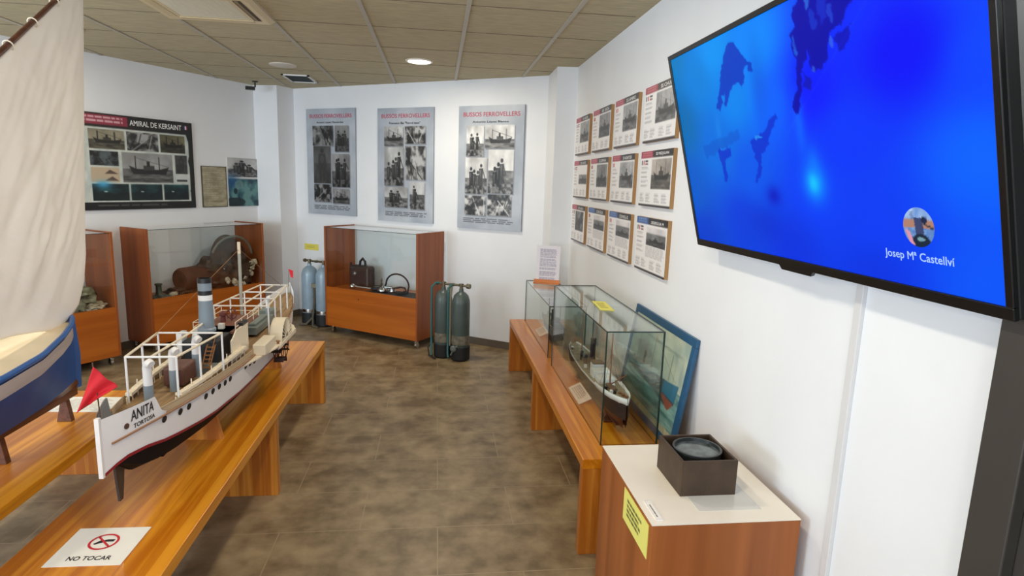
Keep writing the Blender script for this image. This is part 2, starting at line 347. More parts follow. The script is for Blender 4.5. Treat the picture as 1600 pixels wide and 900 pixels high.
ad = nt.nodes.new('ShaderNodeMix'); ad.data_type = 'FLOAT'; ad.inputs[0].default_value = 0.28; n3 = nt.nodes.new('ShaderNodeTexNoise'); n3.inputs['Scale'].default_value = 11; n3.inputs['Detail'].default_value = 5; nt.links.new(tc.outputs['Object'], n3.inputs['Vector'])
mq = nt.nodes.new('ShaderNodeMath'); mq.operation = 'MULTIPLY_ADD'; mq.inputs[1].default_value = 0.55; nt.links.new(n3.outputs['Fac'], mq.inputs[0])
mr = nt.nodes.new('ShaderNodeMath'); mr.operation = 'SUBTRACT'; mr.inputs[1].default_value = 0.275; nt.links.new(n1.outputs['Fac'], mr.inputs[0]); nt.links.new(mr.outputs[0], mq.inputs[2])
nt.links.new(mq.outputs[0], ad.inputs[2]); nt.links.new(br.outputs['Color'], ad.inputs[3])
cr = nt.nodes.new('ShaderNodeValToRGB'); cr.color_ramp.elements[0].position = 0.36; cr.color_ramp.elements[0].color = rgb(104, 86, 60); cr.color_ramp.elements[1].position = 0.66; cr.color_ramp.elements[1].color = rgb(158, 138, 106)
nt.links.new(ad.outputs[0], cr.inputs[0])
mo = nt.nodes.new('ShaderNodeMix'); mo.data_type = 'RGBA'; mo.inputs[7].default_value = rgb(152, 135, 106); nt.links.new(br.outputs['Fac'], mo.inputs[0]); nt.links.new(cr.outputs[0], mo.inputs[6])
nt.links.new(mo.outputs[2], b.inputs['Base Color']); b.inputs['Roughness'].default_value = 0.42
XW, YS = -5.25, -2.6
room = [(W, YS), (W, 5.50), (1.05, 5.53), (1.058, 5.99), tuple(BW_A), (-1.865, 7.585), (-2.155, 7.682), tuple(LW_END), (XW, LW_END.y), (XW, YS)]
def slab(name, z0, z1, mt):
    return struct(MB().prism([(x, y, z0) for x, y in room], (0, 0, z1 - z0)).build(name, mt))
slab('floor', -0.06, 0.0, fm)
M_CEIL = mat('mineral_ceiling_tile', (184, 173, 143), 0.9, noise=0.13, nscale=26, stretch=(0.35, 1.6, 1), bump=0.3, bscale=90)
slab('ceiling', CEIL, CEIL + 0.05, M_CEIL)
def inside_y(x):       # far y of the ceiling at this x
    if x > 1.05: return 5.5
    if x > BW_A.x: return BW_A.y + (x - BW_A.x) * (BWd.y / BWd.x)
    if x > -2.155: return 7.6
    return LW_A.y + (x - LW_A.x) * (LWd.y / LWd.x) if x > LW_END.x else LW_END.y
mb = MB()
for k in range(-7, 3):
    x = 0.174 + 0.645 * k; mb.box((x - 0.014, YS, CEIL - 0.006), (x + 0.014, inside_y(x) - 0.02, CEIL + 0.001))
struct(mb.build('trim_1', mat('ceiling_runner', (176, 170, 156), 0.5)))
mb = MB()
for k in range(-12, 6):
    y = 5.13 + 0.655 * k
    if y > 7.5: continue
    xl = XW if y < LW_END.y else LW_A.x + (y - LW_A.y) * (LWd.x / LWd.y)
    xr = W if y < 5.5 else BW_A.x + (y - BW_A.y) * (BWd.x / BWd.y)
    mb.box((xl + 0.03, y - 0.0035, CEIL - 0.002), (xr - 0.03, y + 0.0035, CEIL + 0.001))
struct(mb.build('trim_2', mat('ceiling_joint', (112, 98, 78), 0.8)))
def wall(name, pts, z0=0.0, z1=CEIL, th=0.12, mt=M_WALL):
    mb = MB()
    for a, c in zip(pts[:-1], pts[1:]):
        a = Vector(a); c = Vector(c); t = (c - a).normalized(); n = Vector((t.y, -t.x)) * th   # room on the left of a->c
        mb.prism([(a.x, a.y, z0), (c.x, c.y, z0), (c.x + n.x, c.y + n.y, z0), (a.x + n.x, a.y + n.y, z0)], (0, 0, z1 - z0))
    return struct(mb.build(name, mt))
wall('wall_right', [(W, YS), (W, 5.50)])
wall('wall_column', [(W, 5.50), (1.05, 5.53), (1.058, 5.99)])
wall('wall_back', [tuple(BW_B), tuple(BW_A)])
wall('wall_corner', [tuple(BW_A), (-1.865, 7.585), (-2.155, 7.682)])
wall('wall_left', [(-2.155, 7.682), tuple(LW_END)])
wall('wall_far_left', [tuple(LW_END), (XW, LW_END.y)])
# walls behind the viewer with their window openings
def wall_with_hole(name, a, c, h0, h1, s0, s1):
    a = Vector(a); c = Vector(c); t = (c - a).normalized(); n = Vector((t.y, -t.x)) * 0.12; L = (c - a).length; mb = MB()
    def seg(p, q, z0, z1):
        A = a + t * p; B = a + t * q; mb.prism([(A.x, A.y, z0), (B.x, B.y, z0), (B.x + n.x, B.y + n.y, z0), (A.x + n.x, A.y + n.y, z0)], (0, 0, z1 - z0))
    seg(0, s0, 0, CEIL); seg(s1, L, 0, CEIL); seg(s0, s1, 0, h0); seg(s0, s1, h1, CEIL)
    return struct(mb.build(name, M_WALL))
wall_with_hole('wall_rear', (XW, YS), (W, YS), 0.7, 2.4, 0.85, 5.85)
wall_with_hole('wall_side', (XW, LW_END.y), (XW, YS), 0.7, 2.4, LW_END.y - 2.1, LW_END.y + 0.9)
mb = MB()
for x in (-4.4, -2.75, -1.1, 0.56): mb.box((x, YS - 0.09, 0.7), (x + 0.05, YS - 0.03, 2.4))
mb.box((-4.4, YS - 0.09, 0.7), (0.6, YS - 0.03, 0.75)); mb.box((-4.4, YS - 0.09, 2.35), (0.6, YS - 0.03, 2.4))
struct(mb.build('window_1', mat('window_frame_metal', (60, 60, 62), 0.4)))
mb = MB()
for y in (-0.9, 0.6, 2.05): mb.box((XW - 0.09, y, 0.7), (XW - 0.03, y + 0.05, 2.4))
mb.box((XW - 0.09, -0.9, 0.7), (XW - 0.03, 2.1, 0.75)); mb.box((XW - 0.09, -0.9, 2.35), (XW - 0.03, 2.1, 2.4))
struct(mb.build('window_2', MATS['window_frame_metal']))
def skirt(name, pts):
    mb = MB()
    for a, c in zip(pts[:-1], pts[1:]):
        a = Vector(a); c = Vector(c); t = (c - a).normalized(); n = Vector((-t.y, t.x)) * 0.012
        mb.prism([(a.x, a.y, 0), (c.x, c.y, 0), (c.x + n.x, c.y + n.y, 0), (a.x + n.x, a.y + n.y, 0)], (0, 0, 0.078))
    return struct(mb.build(name, M_SKIRT))
skirt('baseboard_right', [(W, 1.1), (W, 5.50)])
skirt('baseboard_column', [(W, 5.50), (1.05, 5.53), (1.058, 5.99)])
skirt('baseboard_back', [tuple(BW_B), tuple(BW_A)])
skirt('baseboard_corner', [tuple(BW_A), (-1.865, 7.585), (-2.155, 7.682)])
skirt('baseboard_left', [(-2.155, 7.682), tuple(LW_END)])
# dark door beyond the end of the white wall
M_DOOR = mat('dark_door', (58, 54, 50), 0.5, noise=0.05)
d1 = struct(MB().box((W - 0.03, 0.0, 0.0), (W, 1.094, 2.1)).box((W - 0.06, 1.0, 0), (W - 0.03, 1.094, 2.1)).build('door_1', M_DOOR, bevel=0.003))
MB().tube([(W - 0.03, 0.12, 1.02), (W - 0.08, 0.12, 1.02), (W - 0.08, 0.24, 1.02)], 0.009).build('door_handle', M_CHROME, d1, smooth=40)

# ================================================================ BENCHES
def bench(label, x0, x1, y0, y1, legs, cat='bench', grp=None, z=0.49, th=0.05):
    t = thing('bench', label, cat, ((x0 + x1) / 2, (y0 + y1) / 2, 0), 0, None)
    MB().box((x0, y0, z - th), (x1, y1, z)).build('seat', M_BENCH, t, bevel=0.003)
    for ly in legs: MB().box((x0 + 0.002, ly, 0), (x1 - 0.002, ly + 0.055, z - th)).build('leg', M_BENCHZ, t, bevel=0.002)
    return t
bench('long honey-coloured wooden bench against the right wall carrying two glass cases', 0.688, 1.19, 2.572, 5.49, (2.574, 4.05, 5.43))
bench('long honey-coloured wooden bench carrying the white paddle steamer model', -1.37, -0.855, 1.18, 4.70, (1.5, 3.23, 4.64))
bench('honey-coloured wooden bench under the blue sailing boat model at the far left', -2.22, -1.61, 0.72, 3.60, (0.9, 3.54))

# ================================================================ PEDESTAL
px0, px1, py0, py1, pz = 0.685, 1.19, 1.678, 2.262, 0.70
t = thing('pedestal', 'reddish wooden box pedestal with white top in front of the right bench', 'pedestal', (0.94, 1.97, 0))
mp_ = wood('pedestal_veneer', (140, 76, 32), (164, 95, 46), 'z', 0.35, 0.4)
MB().box((px0, py0, 0.0), (px1, py1, pz - 0.004)).build('body', mp_, t, bevel=0.002)
MB().box((px0, py0, pz - 0.004), (px1, py1, pz)).build('top', mat('white_laminate', (238, 230, 214), 0.3), t, label='white laminate top')
a = Art(60, 30, (232, 228, 122)); a.words(.16, .22, .8, .8, 4, (50, 50, 30), .8, 3, .3)
s = thing('paper_label', 'yellow paper label stuck on the side of the white-topped pedestal', 'label', (px0, 1.83, 0.62))
MB().box((px0 - 0.0012, 1.704, 0.563), (px0, 1.955, 0.682)).build('sheet', M_YELLOW, s)
print_panel('print', a, M_MATT, s, (px0 - 0.0012, 1.955, 0.563), (0, -1, 0), (0, 0, 1), 0.251, 0.119, 0.0006)
a = Art(60, 18, (240, 236, 226)); a.words(.1, .3, .9, .7, 1, (60, 50, 50), .7, 5)
s = thing('label_strip', 'small clear-edged caption strip lying on the white pedestal top', 'label', (0.717, 1.76, pz))
MB().box((0.706, 1.70, pz), (0.73, 1.822, pz + 0.004)).build('strip', mat('clear_acrylic', (232, 228, 224), 0.1), s)
print_panel('print', a, M_MATT, s, (0.73 - 0.003, 1.70 + .004, pz + 0.004), (0, 1, 0), (-1, 0, 0), 0.112, 0.018, 0.0005)
s = MB().box((0.87, 1.745, pz), (1.09, 1.95, pz + 0.0012)).build('flat_sheet', mat('pale_grey_sheet', (214, 212, 204), 0.2))  # thin opaque sheet, greyer than the pedestal top
tag(s, 'pale greyish sheet lying under the old square box on the pedestal', 'sheet')
# old square box holding a round compass bowl
bx0, bx1, by0, by1, bz0, bz1 = 0.843, 1.045, 1.842, 2.066, pz + 0.0012, 0.829
M_OLD = mat('dark_old_wood', (66, 50, 36), 0.55, noise=0.25, nscale=14, bump=0.3, bscale=80)
t = thing('instrument_box', 'dark old open square box holding a round metal bowl, on the white pedestal', 'box', (0.944, 1.95, bz0))
th = 0.009; mb = MB()
mb.box((bx0, by0, bz0), (bx1, by0 + th, bz1)).box((bx0, by1 - th, bz0), (bx1, by1, bz1)).box((bx0, by0 + th, bz0), (bx0 + th, by1 - th, bz1)).box((bx1 - th, by0 + th, bz0), (bx1, by1 - th, bz1)).box((bx0 + th, by0 + th, bz0), (bx1 - th, by1 - th, bz0 + .01))
mb.build('box', M_OLD, t, bevel=0.0015)
t = thing('compass_bowl', 'round dark metal compass bowl with worn glass inside the old square box', 'compass', (0.944, 1.954, bz0 + .01))
MB().lathe([(0.05, 0), (0.078, 0.02), (0.083, 0.05), (0.083, 0.108), (0.0865, 0.110), (0.0865, 0.118), (0.079, 0.118), (0.078, 0.106), (0.02, 0.1055)], (0.944, 1.954, bz0 + .0105), 48).build('bowl', mat('gunmetal', (62, 66, 66), 0.35, 0.6, noise=0.15), t, smooth=40)
MB().lathe([(0.0001, 0.0), (0.0775, 0.0), (0.0775, 0.002), (0.0001, 0.0025)], (0.944, 1.954, bz0 + .115), 48).build('glass', mat('grimy_compass_glass', (88, 98, 98), 0.12, noise=0.75, nscale=22), t, smooth=40)
for xa, xb in ((bx0 + th, .862), (1.027, bx1 - th)): MB().tube([(xa, 1.954, 0.80), (xb, 1.954, 0.80)], 0.005).build('pivot', MATS['gunmetal'], t, smooth=40)

# ================================================================ GLASS CASES ON THE BENCH
def glass_case(label, x0, x1, y0, y1, z0, z1, g=0.005):
    t = thing('glass_case', label, 'display case', ((x0 + x1) / 2, (y0 + y1) / 2, z0))
    for nm, a_, b_ in (('side_pane', (x0, y0, z0), (x0 + g, y1, z1 - g)), ('side_pane', (x1 - g, y0, z0), (x1, y1, z1 - g)),
                       ('end_pane', (x0 + g, y0, z0), (x1 - g, y0 + g, z1 - g)), ('end_pane', (x0 + g, y1 - g, z0), (x1 - g, y1, z1 - g)), ('top_pane', (x0, y0, z1 - g), (x1, y1, z1))):
        mb = MB().box(a_, b_); dims = [b_[i] - a_[i] for i in range(3)]; thin = dims.index(min(dims))
        mb.mi = [1] * 6
        for fi, axis in enumerate((2, 2, 1, 0, 1, 0)):
            if axis == thin: mb.mi[fi] = 0
        mb.build(nm, [M_GLASS, M_GEDGE], t)
    mb = MB(); e = 0.0022     # dark glued edges
    for x in (x0, x1):
        for y in (y0, y1): mb.box((x - e, y - e, z0), (x + e, y + e, z1))
        mb.box((x - e, y0, z1 - e * 1.4), (x + e, y1, z1 + e))
    for y in (y0, y1): mb.box((x0, y - e, z1 - e * 1.4), (x1, y + e, z1 + e))
    mb.build('glued_edge', M_GEDGE, t); return t
glass_case('large glass case on the right bench holding the long steamship model', 0.811, 1.1, 2.72, 4.03, 0.49, 1.065)
glass_case('lower far glass case on the right bench with a printed placard on its top', 0.82, 1.095, 4.225, 5.40, 0.49, 0.875)
def card(label, x0, y0, y1, w_=0.075):
    t = thing('caption_card', label, 'card', (x0 + w_ / 2, (y0 + y1) / 2, 0.49))
    u = Vector((0, -1, 0)); v = Vector((w_, 0, 0.035)).normalized(); O = Vector((x0, y1, 0.4915)); h = math.hypot(w_, .035)
    board(t, O, u, v, y1 - y0, h, 0.0015, M_PAPER, 'card'); a = Art(40, 20, (240, 234, 220)); a.words(.12, .15, .88, .85, 5, (90, 80, 70), .6, 2)
    print_panel('print', a, M_MATT, t, O, u, v, y1 - y0, h)
card('small white caption card lying inside the large glass case', 0.832, 3.27, 3.56)
card('small white caption card lying inside the far glass case', 0.862, 4.83, 5.07)
a = Art(40, 30, (234, 228, 110)); a.words(.2, .2, .8, .8, 4, (120, 110, 40), .6, 4)
t = thing('paper_note', 'yellow paper note lying on top of the large glass case', 'note', (0.95, 3.33, 1.067)); u = Vector((0.07, -0.015, 0)).normalized(); v = Vector((0.015, 0.25, 0)).normalized(); O = Vector((0.91, 3.2, 1.0685))
board(t, O, u, v, 0.078, 0.262, 0.0012, M_YELLOW, 'sheet'); print_panel('print', a, M_MATT, t, O, u, v, 0.078, 0.262, .0006)
# placard with copper foot
t = thing('placard', 'white printed placard standing in a copper-coloured foot on the far glass case', 'placard', (0.975, 5.2, 0.877)); u = Vector((0.93, -0.36, 0)).normalized(); O = Vector((0.875, 5.235, 0.882)); back = Vector((u.y, -u.x, 0)) * -1
v = (Vector((0, 0, 1)) + back * 0.1).normalized()
MB().prism([O - u * .012 - back * .04 + Vector((0, 0, -.004)), O + u * .222 - back * .04 + Vector((0, 0, -.004)), O + u * .222 + back * .03 + Vector((0, 0, -.004)), O - u * .012 + back * .03 + Vector((0, 0, -.004))], (0, 0, 0.012)).build('foot', mat('copper_foot', (186, 112, 60), 0.3, 0.3), t, bevel=.002)
MB().prism([O - u * .012 - back * .012 + Vector((0, 0, .008)), O + u * .222 - back * .012 + Vector((0, 0, .008)), O + u * .222 - back * .003 + Vector((0, 0, .035)), O - u * .012 - back * .003 + Vector((0, 0, .035))], back * .004).build('clip', MATS['copper_foot'], t)
a = Art(46, 70, (236, 232, 240))
for i, (y0, n) in enumerate(((.1, 4), (.24, 3), (.36, 2), (.44, 4), (.6, 2), (.7, 4), (.86, 2))): a.words(.16, y0, .86, y0 + n * .034, n, (120, 110, 140), .65, i, .1)
board(t, O + Vector((0, 0, .01)), u, v, .21, .325, .002, M_PAPER, 'sheet'); print_panel('print', a, M_MATT, t, O + Vector((0, 0, .01)), u, v, .21, .325)

# leaning painting
t = thing('painting', 'blue-framed marine painting of a steamship leaning on the right wall behind the glass case', 'painting', (1.16, 3.03, 0.49))
O = Vector((1.125, 3.475, 0.492)); u = Vector((0, -1, 0)); v = (Vector((1.213, 0, 1.053)) - Vector((1.125, 0, 0.492))).normalized(); n = u.cross(v); PWd, PH = 0.87, 0.57
M_BLUEF = mat('blue_painted_frame', (34, 84, 122), 0.4, noise=0.12, nscale=12)
fw = 0.042; mb = MB()
def fr(a0, b0, a1, b1): mb.prism([O + u * a0 + v * b0, O + u * a1 + v * b0, O + u * a1 + v * b1, O + u * a0 + v * b1], -n * 0.018)
fr(0, 0, PWd, fw); fr(0, PH - fw, PWd, PH); fr(0, fw, fw, PH - fw); fr(PWd - fw, fw, PWd, PH - fw)
mb.build('frame', M_BLUEF, t, bevel=.003)
a = Art(150, 100, (176, 190, 176)); a.tex(0, 0, 1, 1, (150, 170, 160), (202, 206, 182), 5, 4, 3, .8, 2.5)
a.tex(0, 0.52, 1, 1, (70, 112, 112), (140, 178, 170), 6, 26, 5, 1, 2.4); a.soft(.3, .35, .2, .14, (110, 108, 100), .75); a.soft(.5, .2, .2, .1, (205, 208, 190), .8)
a.poly([(.02, .62), (.3, .56), (.62, .5), (.95, .47), (.93, .66), (.84, .74), (.6, .68), (.3, .66)], (52, 66, 72), .9)
a.poly([(.72, .5), (.95, .45), (.93, .64), (.72, .62)], (54, 116, 146), .95); a.poly([(.7, .63), (.93, .655), (.86, .75), (.8, .73)], (150, 84, 66), .95)
a.poly([(.1, .5), (.5, .45), (.5, .52), (.1, .56)], (150, 146, 132), .8); a.rect(.3, .36, .34, .5, (70, 60, 54)); a.line(.46, .12, .46, .5, .006, (70, 60, 54)); a.line(.18, .2, .18, .54, .006, (70, 60, 54)); a.line(.78, .2, .78, .47, .005, (80, 74, 66)); a.line(.46, .14, .9, .45, .003, (90, 84, 76))
for i in range(14): a.line(random.random(), .7 + .28 * random.random(), random.random(), .7 + .28 * random.random(), .006, (176, 204, 196), .3)
a.tex(0, .93, 1, 1, (150, 148, 118), (196, 190, 160), 20, 6, 8)
board(t, O + u * fw + v * fw - n * 0.004, u, v, PWd - 2 * fw, PH - 2 * fw, 0.008, mat('canvas_back', (150, 130, 100), .8), 'canvas')
print_panel('painted_face', a, M_ART, t, O + u * fw + v * fw - n * 0.004, u, v, PWd - 2 * fw, PH - 2 * fw)

# ================================================================ WALL PANELS
def backpt(s, z, off=0.0):
    p = BW_A + BWd * s; n_ = Vector((BWd.y, -BWd.x)); return Vector((p.x + n_.x * off, p.y + n_.y * off, z))   # n_ points into the room
U_B = Vector((BWd.x, BWd.y, 0)); Z = Vector((0, 0, 1))
M_GREYB = mat('grey_panel_board', (150, 156, 166), 0.4)
specs = [(0.218, 0.962, 1.305, 2.535, [(.13, .16, .56, .345, 'wreck'), (.59, .16, .87, .40, 'people'), (.14, .35, .50, .70, 'man'), (.52, .42, .88, .73, 'people'), (.14, .71, .50, .875, 'wreck'), (.53, .745, .87, .885, 'ship')], 'Antoni López Menéndez', 0.72, 'leftmost grey panel of old diver photographs under a red heading, nearest the corner column'),
         (1.283, 2.03, 1.280, 2.518, [(.125, .16, .47, .33, 'ship'), (.50, .16, .86, .31, 'wreck'), (.125, .34, .48, .68, 'people'), (.51, .33, .865, .62, 'wreck'), (.13, .69, .55, .87, 'people'), (.59, .64, .85, .88, 'people')], 'Francesco Blai "Paco el nano"', 0.95, 'middle grey panel of old photographs with red heading, above the glass cabinet'),
         (2.343, 3.10, 1.262, 2.516, [(.13, .16, .40, .405, 'people'), (.42, .155, .86, .34, 'ship'), (.12, .415, .46, .71, 'people'), (.48, .35, .86, .70, 'people'), (.12, .725, .45, .885, 'wreck'), (.48, .71, .84, .88, 'wreck')], 'Antonio López Blanco', 1.1, 'rightmost grey panel of old photographs with red heading, lit by the warm lamp')]
for i, (s0, s1, z0, z1, ph, sub, dk, lab) in enumerate(specs):
    O = backpt(s0, z0, 0.022); t = thing('exhibition_panel', lab, 'poster', tuple(backpt((s0 + s1) / 2, z0)), 0, 'panels of the divers on the back wall')
    a = Art(130, 210, (172, 180, 190)); a.tex(0, 0, 1, 1, (158, 166, 178), (188, 194, 202), 3, 5, i + 40, .9, 2)
    for j, (x0, y0, x1, y1, kd) in enumerate(ph): a.rect(x0 + .012, y0 + .008, x1 + .015, y1 + .01, (118, 122, 130), .7); a.photo(x0, y0, x1, y1, kd, i * 10 + j, dark=dk)
    a.words(.1 if i == 2 else .14, .91, .9, .955, 3, (60, 62, 70), .7, i, .1)
    board(t, O, U_B, Z, s1 - s0, z1 - z0, 0.02, M_GREYB); print_panel('print', a, M_ART, t, O, U_B, Z, s1 - s0, z1 - z0)
    ww, hh = s1 - s0, z1 - z0
    add_text('heading', 'BUSSOS FERROVELLERS', M_RED, t, O, U_B, Z, .075 * ww, hh * (1 - .086), .86 * ww, .034 * hh, .003, bold=.0012)
    add_text('subheading', sub, M_INK, t, O, U_B, Z, .22 * ww, hh * (1 - .14), .55 * ww, .02 * hh, .003, bold=.001)
t = thing('wall_label', 'small yellow label stuck on the back wall above the pale blue cylinders', 'label', tuple(backpt(.235, .89, .001)))
O = backpt(.12, .852, .003); a = Art(40, 14, (226, 214, 92)); a.words(.2, .3, .8, .7, 2, (150, 140, 60), .6, 3)
board(t, O, U_B, Z, .225, .075, .002, M_YELLOW, 'sheet'); print_panel('print', a, M_MATT, t, O, U_B, Z, .225, .075)
# left wall panels
U_L = Vector((LWd.x, LWd.y, 0))
def leftpt(s, z, off=0.0): p = LW_A + LWd * s; return Vector((p.x + LWd.y * off, p.y - LWd.x * off, z))
O = leftpt(-.45, 1.376, .02); ww, hh = 1.47, .885
t = thing('exhibition_panel', 'wide black-bordered panel of shipwreck photographs on the left wall, partly behind the white sail', 'poster', tuple(leftpt(.3, 1.376)))
a = Art(230, 140, (26, 24, 24)); fx = lambda u_: (u_ + .45) / 1.47
a.rect(.03, .02, fx(.33), .12, (140, 40, 62)); a.words(fx(-.1), .035, fx(.29), .11, 2, (226, 190, 196), .8, 3, .05)
a.rect(fx(.925), .045, fx(.937), .085, (60, 60, 150)); a.rect(fx(.937), .045, fx(.949), .085, (240, 240, 240)); a.rect(fx(.949), .045, fx(.961), .085, (200, 50, 70))
a.tex(.02, .145, fx(.965), .915, (176, 186, 182), (208, 214, 208), 20, 10, 3)
a.poly([(fx(.94), .145), (fx(.985), .3), (fx(.95), .45), (fx(.98), .6), (fx(.96), .8), (fx(.985), .915), (1, .915), (1, .145)], (26, 24, 24))
TN = (1.0, .96, .82)
a.photo(fx(-.04), .165, fx(.29), .365, 'ship', 3, TN, dark=.75); a.photo(fx(.31), .165, fx(.63), .365, 'wreck', 5, dark=.85); a.photo(fx(.65), .165, fx(.925), .365, 'ship', 7, (1, .95, .72), dark=.55)
a.photo(fx(-.04), .385, fx(.22), .535, 'wreck', 8, (.85, .95, 1), dark=.5); a.photo(fx(.25), .385, fx(.77), .705, 'ship', 9, dark=.8); a.photo(fx(.80), .385, fx(.94), .6, 'man', 11, dark=.7)
a.rect(fx(-.04), .555, fx(.22), .705, (190, 172, 146)); a.poly([(fx(.08), .62), (fx(.13), .575), (fx(.21), .62)], (90, 74, 66)); a.poly([(fx(.08), .69), (fx(.15), .645), (fx(.21), .69)], (90, 74, 66)); a.rect(fx(.80), .62, fx(.94), .7, (200, 206, 204)); a.rect(fx(.81), .665, fx(.93), .69, (70, 74, 76))
for k, (p, q) in enumerate(((-.04, .3), (.32, .64), (.66, .94))): a.photo(fx(p), .725, fx(q), .9, 'under', 20 + k)
a.soft(fx(.06), .73, .05, .04, (70, 170, 220), .9); a.words(fx(0), .94, fx(.9), .97, 1, (120, 120, 120), .5, 2); a.rect(.0, .0, .03, 1, (26, 24, 24))
board(t, O, U_L, Z, ww, hh, .015, M_BLACK); print_panel('print', a, M_ART, t, O, U_L, Z, ww, hh)
add_text('heading', 'AMIRAL DE KERSAINT', M_WTXT, t, O, U_L, Z, .45 + .35, hh * (1 - .098), .545, .05, .003, bold=.0012)
O = leftpt(1.115, 1.377, .012); ww, hh = .32, .448
t = thing('framed_chart', 'small aged chart in a thin dark frame on the left wall beside the wide panel', 'picture', tuple(leftpt(1.27, 1.377)))
a = Art(50, 70, (164, 156, 130)); a.tex(0, 0, 1, 1, (140, 132, 106), (182, 174, 148), 3, 14, 6, .9, 2); a.words(.1, .1, .9, .9, 14, (110, 100, 80), .3, 3)
mb = MB(); n = U_L.cross(Z)
for a0, b0, a1, b1 in ((0, 0, ww, .008), (0, hh - .008, ww, hh), (0, .008, .008, hh - .008), (ww - .008, .008, ww, hh - .008)): mb.prism([O + U_L * a0 + Z * b0, O + U_L * a1 + Z * b0, O + U_L * a1 + Z * b1, O + U_L * a0 + Z * b1], -n * .012)
mb.build('frame', mat('thin_olive_frame', (74, 68, 46), .5), t); board(t, O + U_L * .008 + Z * .008 - n * .003, U_L, Z, ww - .016, hh - .016, .006, M_PAPER, 'backing')
print_panel('print', a, M_MATT, t, O + U_L * .008 + Z * .008 - n * .003, U_L, Z, ww - .016, hh - .016)
O = leftpt(1.452, 1.377, .012); ww, hh = .508, .555
t = thing('photo_panel', 'grey photo of men above a blue underwater photo, on the left wall beside the column', 'picture', tuple(leftpt(1.7, 1.377)))
a = Art(80, 90, (206, 208, 210)); a.photo(.02, .0, .98, .39, 'people', 31, dark=.95); a.tex(.02, .43, .98, .99, (20, 60, 74), (96, 140, 140), 5, 5, 12, 1, 3); a.soft(.1, .5, .18, .15, (28, 80, 130), .9); a.ell(.3, .55, .12, .1, (120, 150, 146), .6); a.ell(.2, .68, .05, .06, (12, 30, 34), .9); a.ell(.16, .9, .3, .09, (16, 28, 32), .8)
board(t, O, U_L, Z, ww, hh, .008, M_PAPER); print_panel('print', a, M_ART, t, O, U_L, Z, ww, hh)

# twelve fact boards on the right wall
cols = [(5.36, 4.885), (4.765, 4.275), (4.165, 3.685), (3.56, 3.062)]; rows = [(2.005, 2.318), (1.642, 1.955), (1.265, 1.578)]
names = [['SS NIGER', 'SS SIDI', 'SS LAMBRO', 'SS CHULA'], ['SS AVIS', 'SS CAMPANA', 'SS ALBATOR', 'SS MEDJULAN'], ['SS ARA', 'CORCEGA', 'CORNELL-IS', 'SIDERÚLIA M']]
M_BW = wood('board_edge_wood', (150, 110, 66), (176, 136, 88), 'z', .6, .5)
wherew = [['top row beside the column', 'second in the top row', 'third in the top row', 'last in the top row, partly behind the television'], ['middle row beside the column', 'second in the middle row', 'third in the middle row', 'last in the middle row, with a brownish photo'], ['bottom row beside the column, with a narrow photo', 'second in the bottom row', 'third in the bottom row', 'last in the bottom row, nearest the leaning painting']]
for r in range(3):
    for c in range(4):
        (ya, yb), (z0, z1) = cols[c], rows[r]; ww, hh = ya - yb, z1 - z0; blue = r == 2 and c > 0
        O = Vector((W - .022, ya, z0)); u = Vector((0, -1, 0))
        t = thing('fact_board', 'ship fact board, %s header, %s' % ('blue' if blue else 'red', wherew[r][c]), 'poster', (W, (ya + yb) / 2, z0), 0, 'ship fact boards on the right wall')
        a = Art(84, 60, (238, 236, 236)); sd = r * 4 + c
        a.rect(0, 0, 1, .13, (38, 34, 34)); a.rect(0, 0, .4, .13, (52, 84, 150) if blue else (158, 44, 66)); a.words(.06, .03, .36, .11, 2, (150, 180, 220) if blue else (222, 150, 160), .8, sd, .1)
        fl = [[(60, 60, 150), (240, 240, 240), (200, 50, 60)], [(30, 30, 30), (240, 240, 240), (190, 40, 50)], [(190, 40, 60), (240, 230, 230), (190, 40, 60)], [(170, 40, 50), (220, 130, 60), (120, 30, 30)]][(sd * 7) % 4]
        for k in range(3): a.rect(.04 + k * .03, .165, .07 + k * .03, .25, fl[k])
        if c % 3 == 0: a.rect(.16, .165, .25, .2, (60, 50, 56)); a.rect(.16, .22, .25, .25, (130, 60, 70))
        for k in range(5): a.words(.04, .29 + k * .08, .28, .33 + k * .08, 2, (90, 84, 92), .55, sd * 9 + k, .4)
        tn = (1, .95, .9) if (r == 1 and c == 3) else (1, 1, 1.02)
        if r == 2 and c > 0: a.tex(.36, .17, .96, .33, (200, 196, 200), (230, 226, 228), 4, 4, sd); a.photo(.36, .28, .96, .5, 'ship', sd + 50, dark=.62); a.words(.36, .52, .95, .72, 6, (120, 114, 122), .5, sd, .1)
        elif r == 2: a.photo(.3, .16, .9, .68, 'wreck', sd + 50, dark=.7)
        elif r == 1 and c == 0: a.photo(.4, .38, .98, .62, 'ship', sd + 50, dark=.75)
        else: a.photo(.38 if c else .34, .16, .97, .68, 'ship', sd + 50, tn, dark=.9 if c != 1 else .7)
        for k, xx in enumerate((.04, .24, .52, .74)): a.words(xx, .76, xx + .17, .93, 7, (110, 104, 112), .5, sd * 5 + k, .5)
        a.rect(0, .955, 1, 1, (40, 34, 34))
        board(t, O, u, Z, ww, hh, .022, M_BW, bevel=0); print_panel('print', a, M_ART, t, O, u, Z, ww, hh)
        add_text('heading', names[r][c], M_WTXT, t, O, u, Z, .5 * ww, hh * (1 - .1), .38 * ww, .06 * hh, .002, bold=.0008)

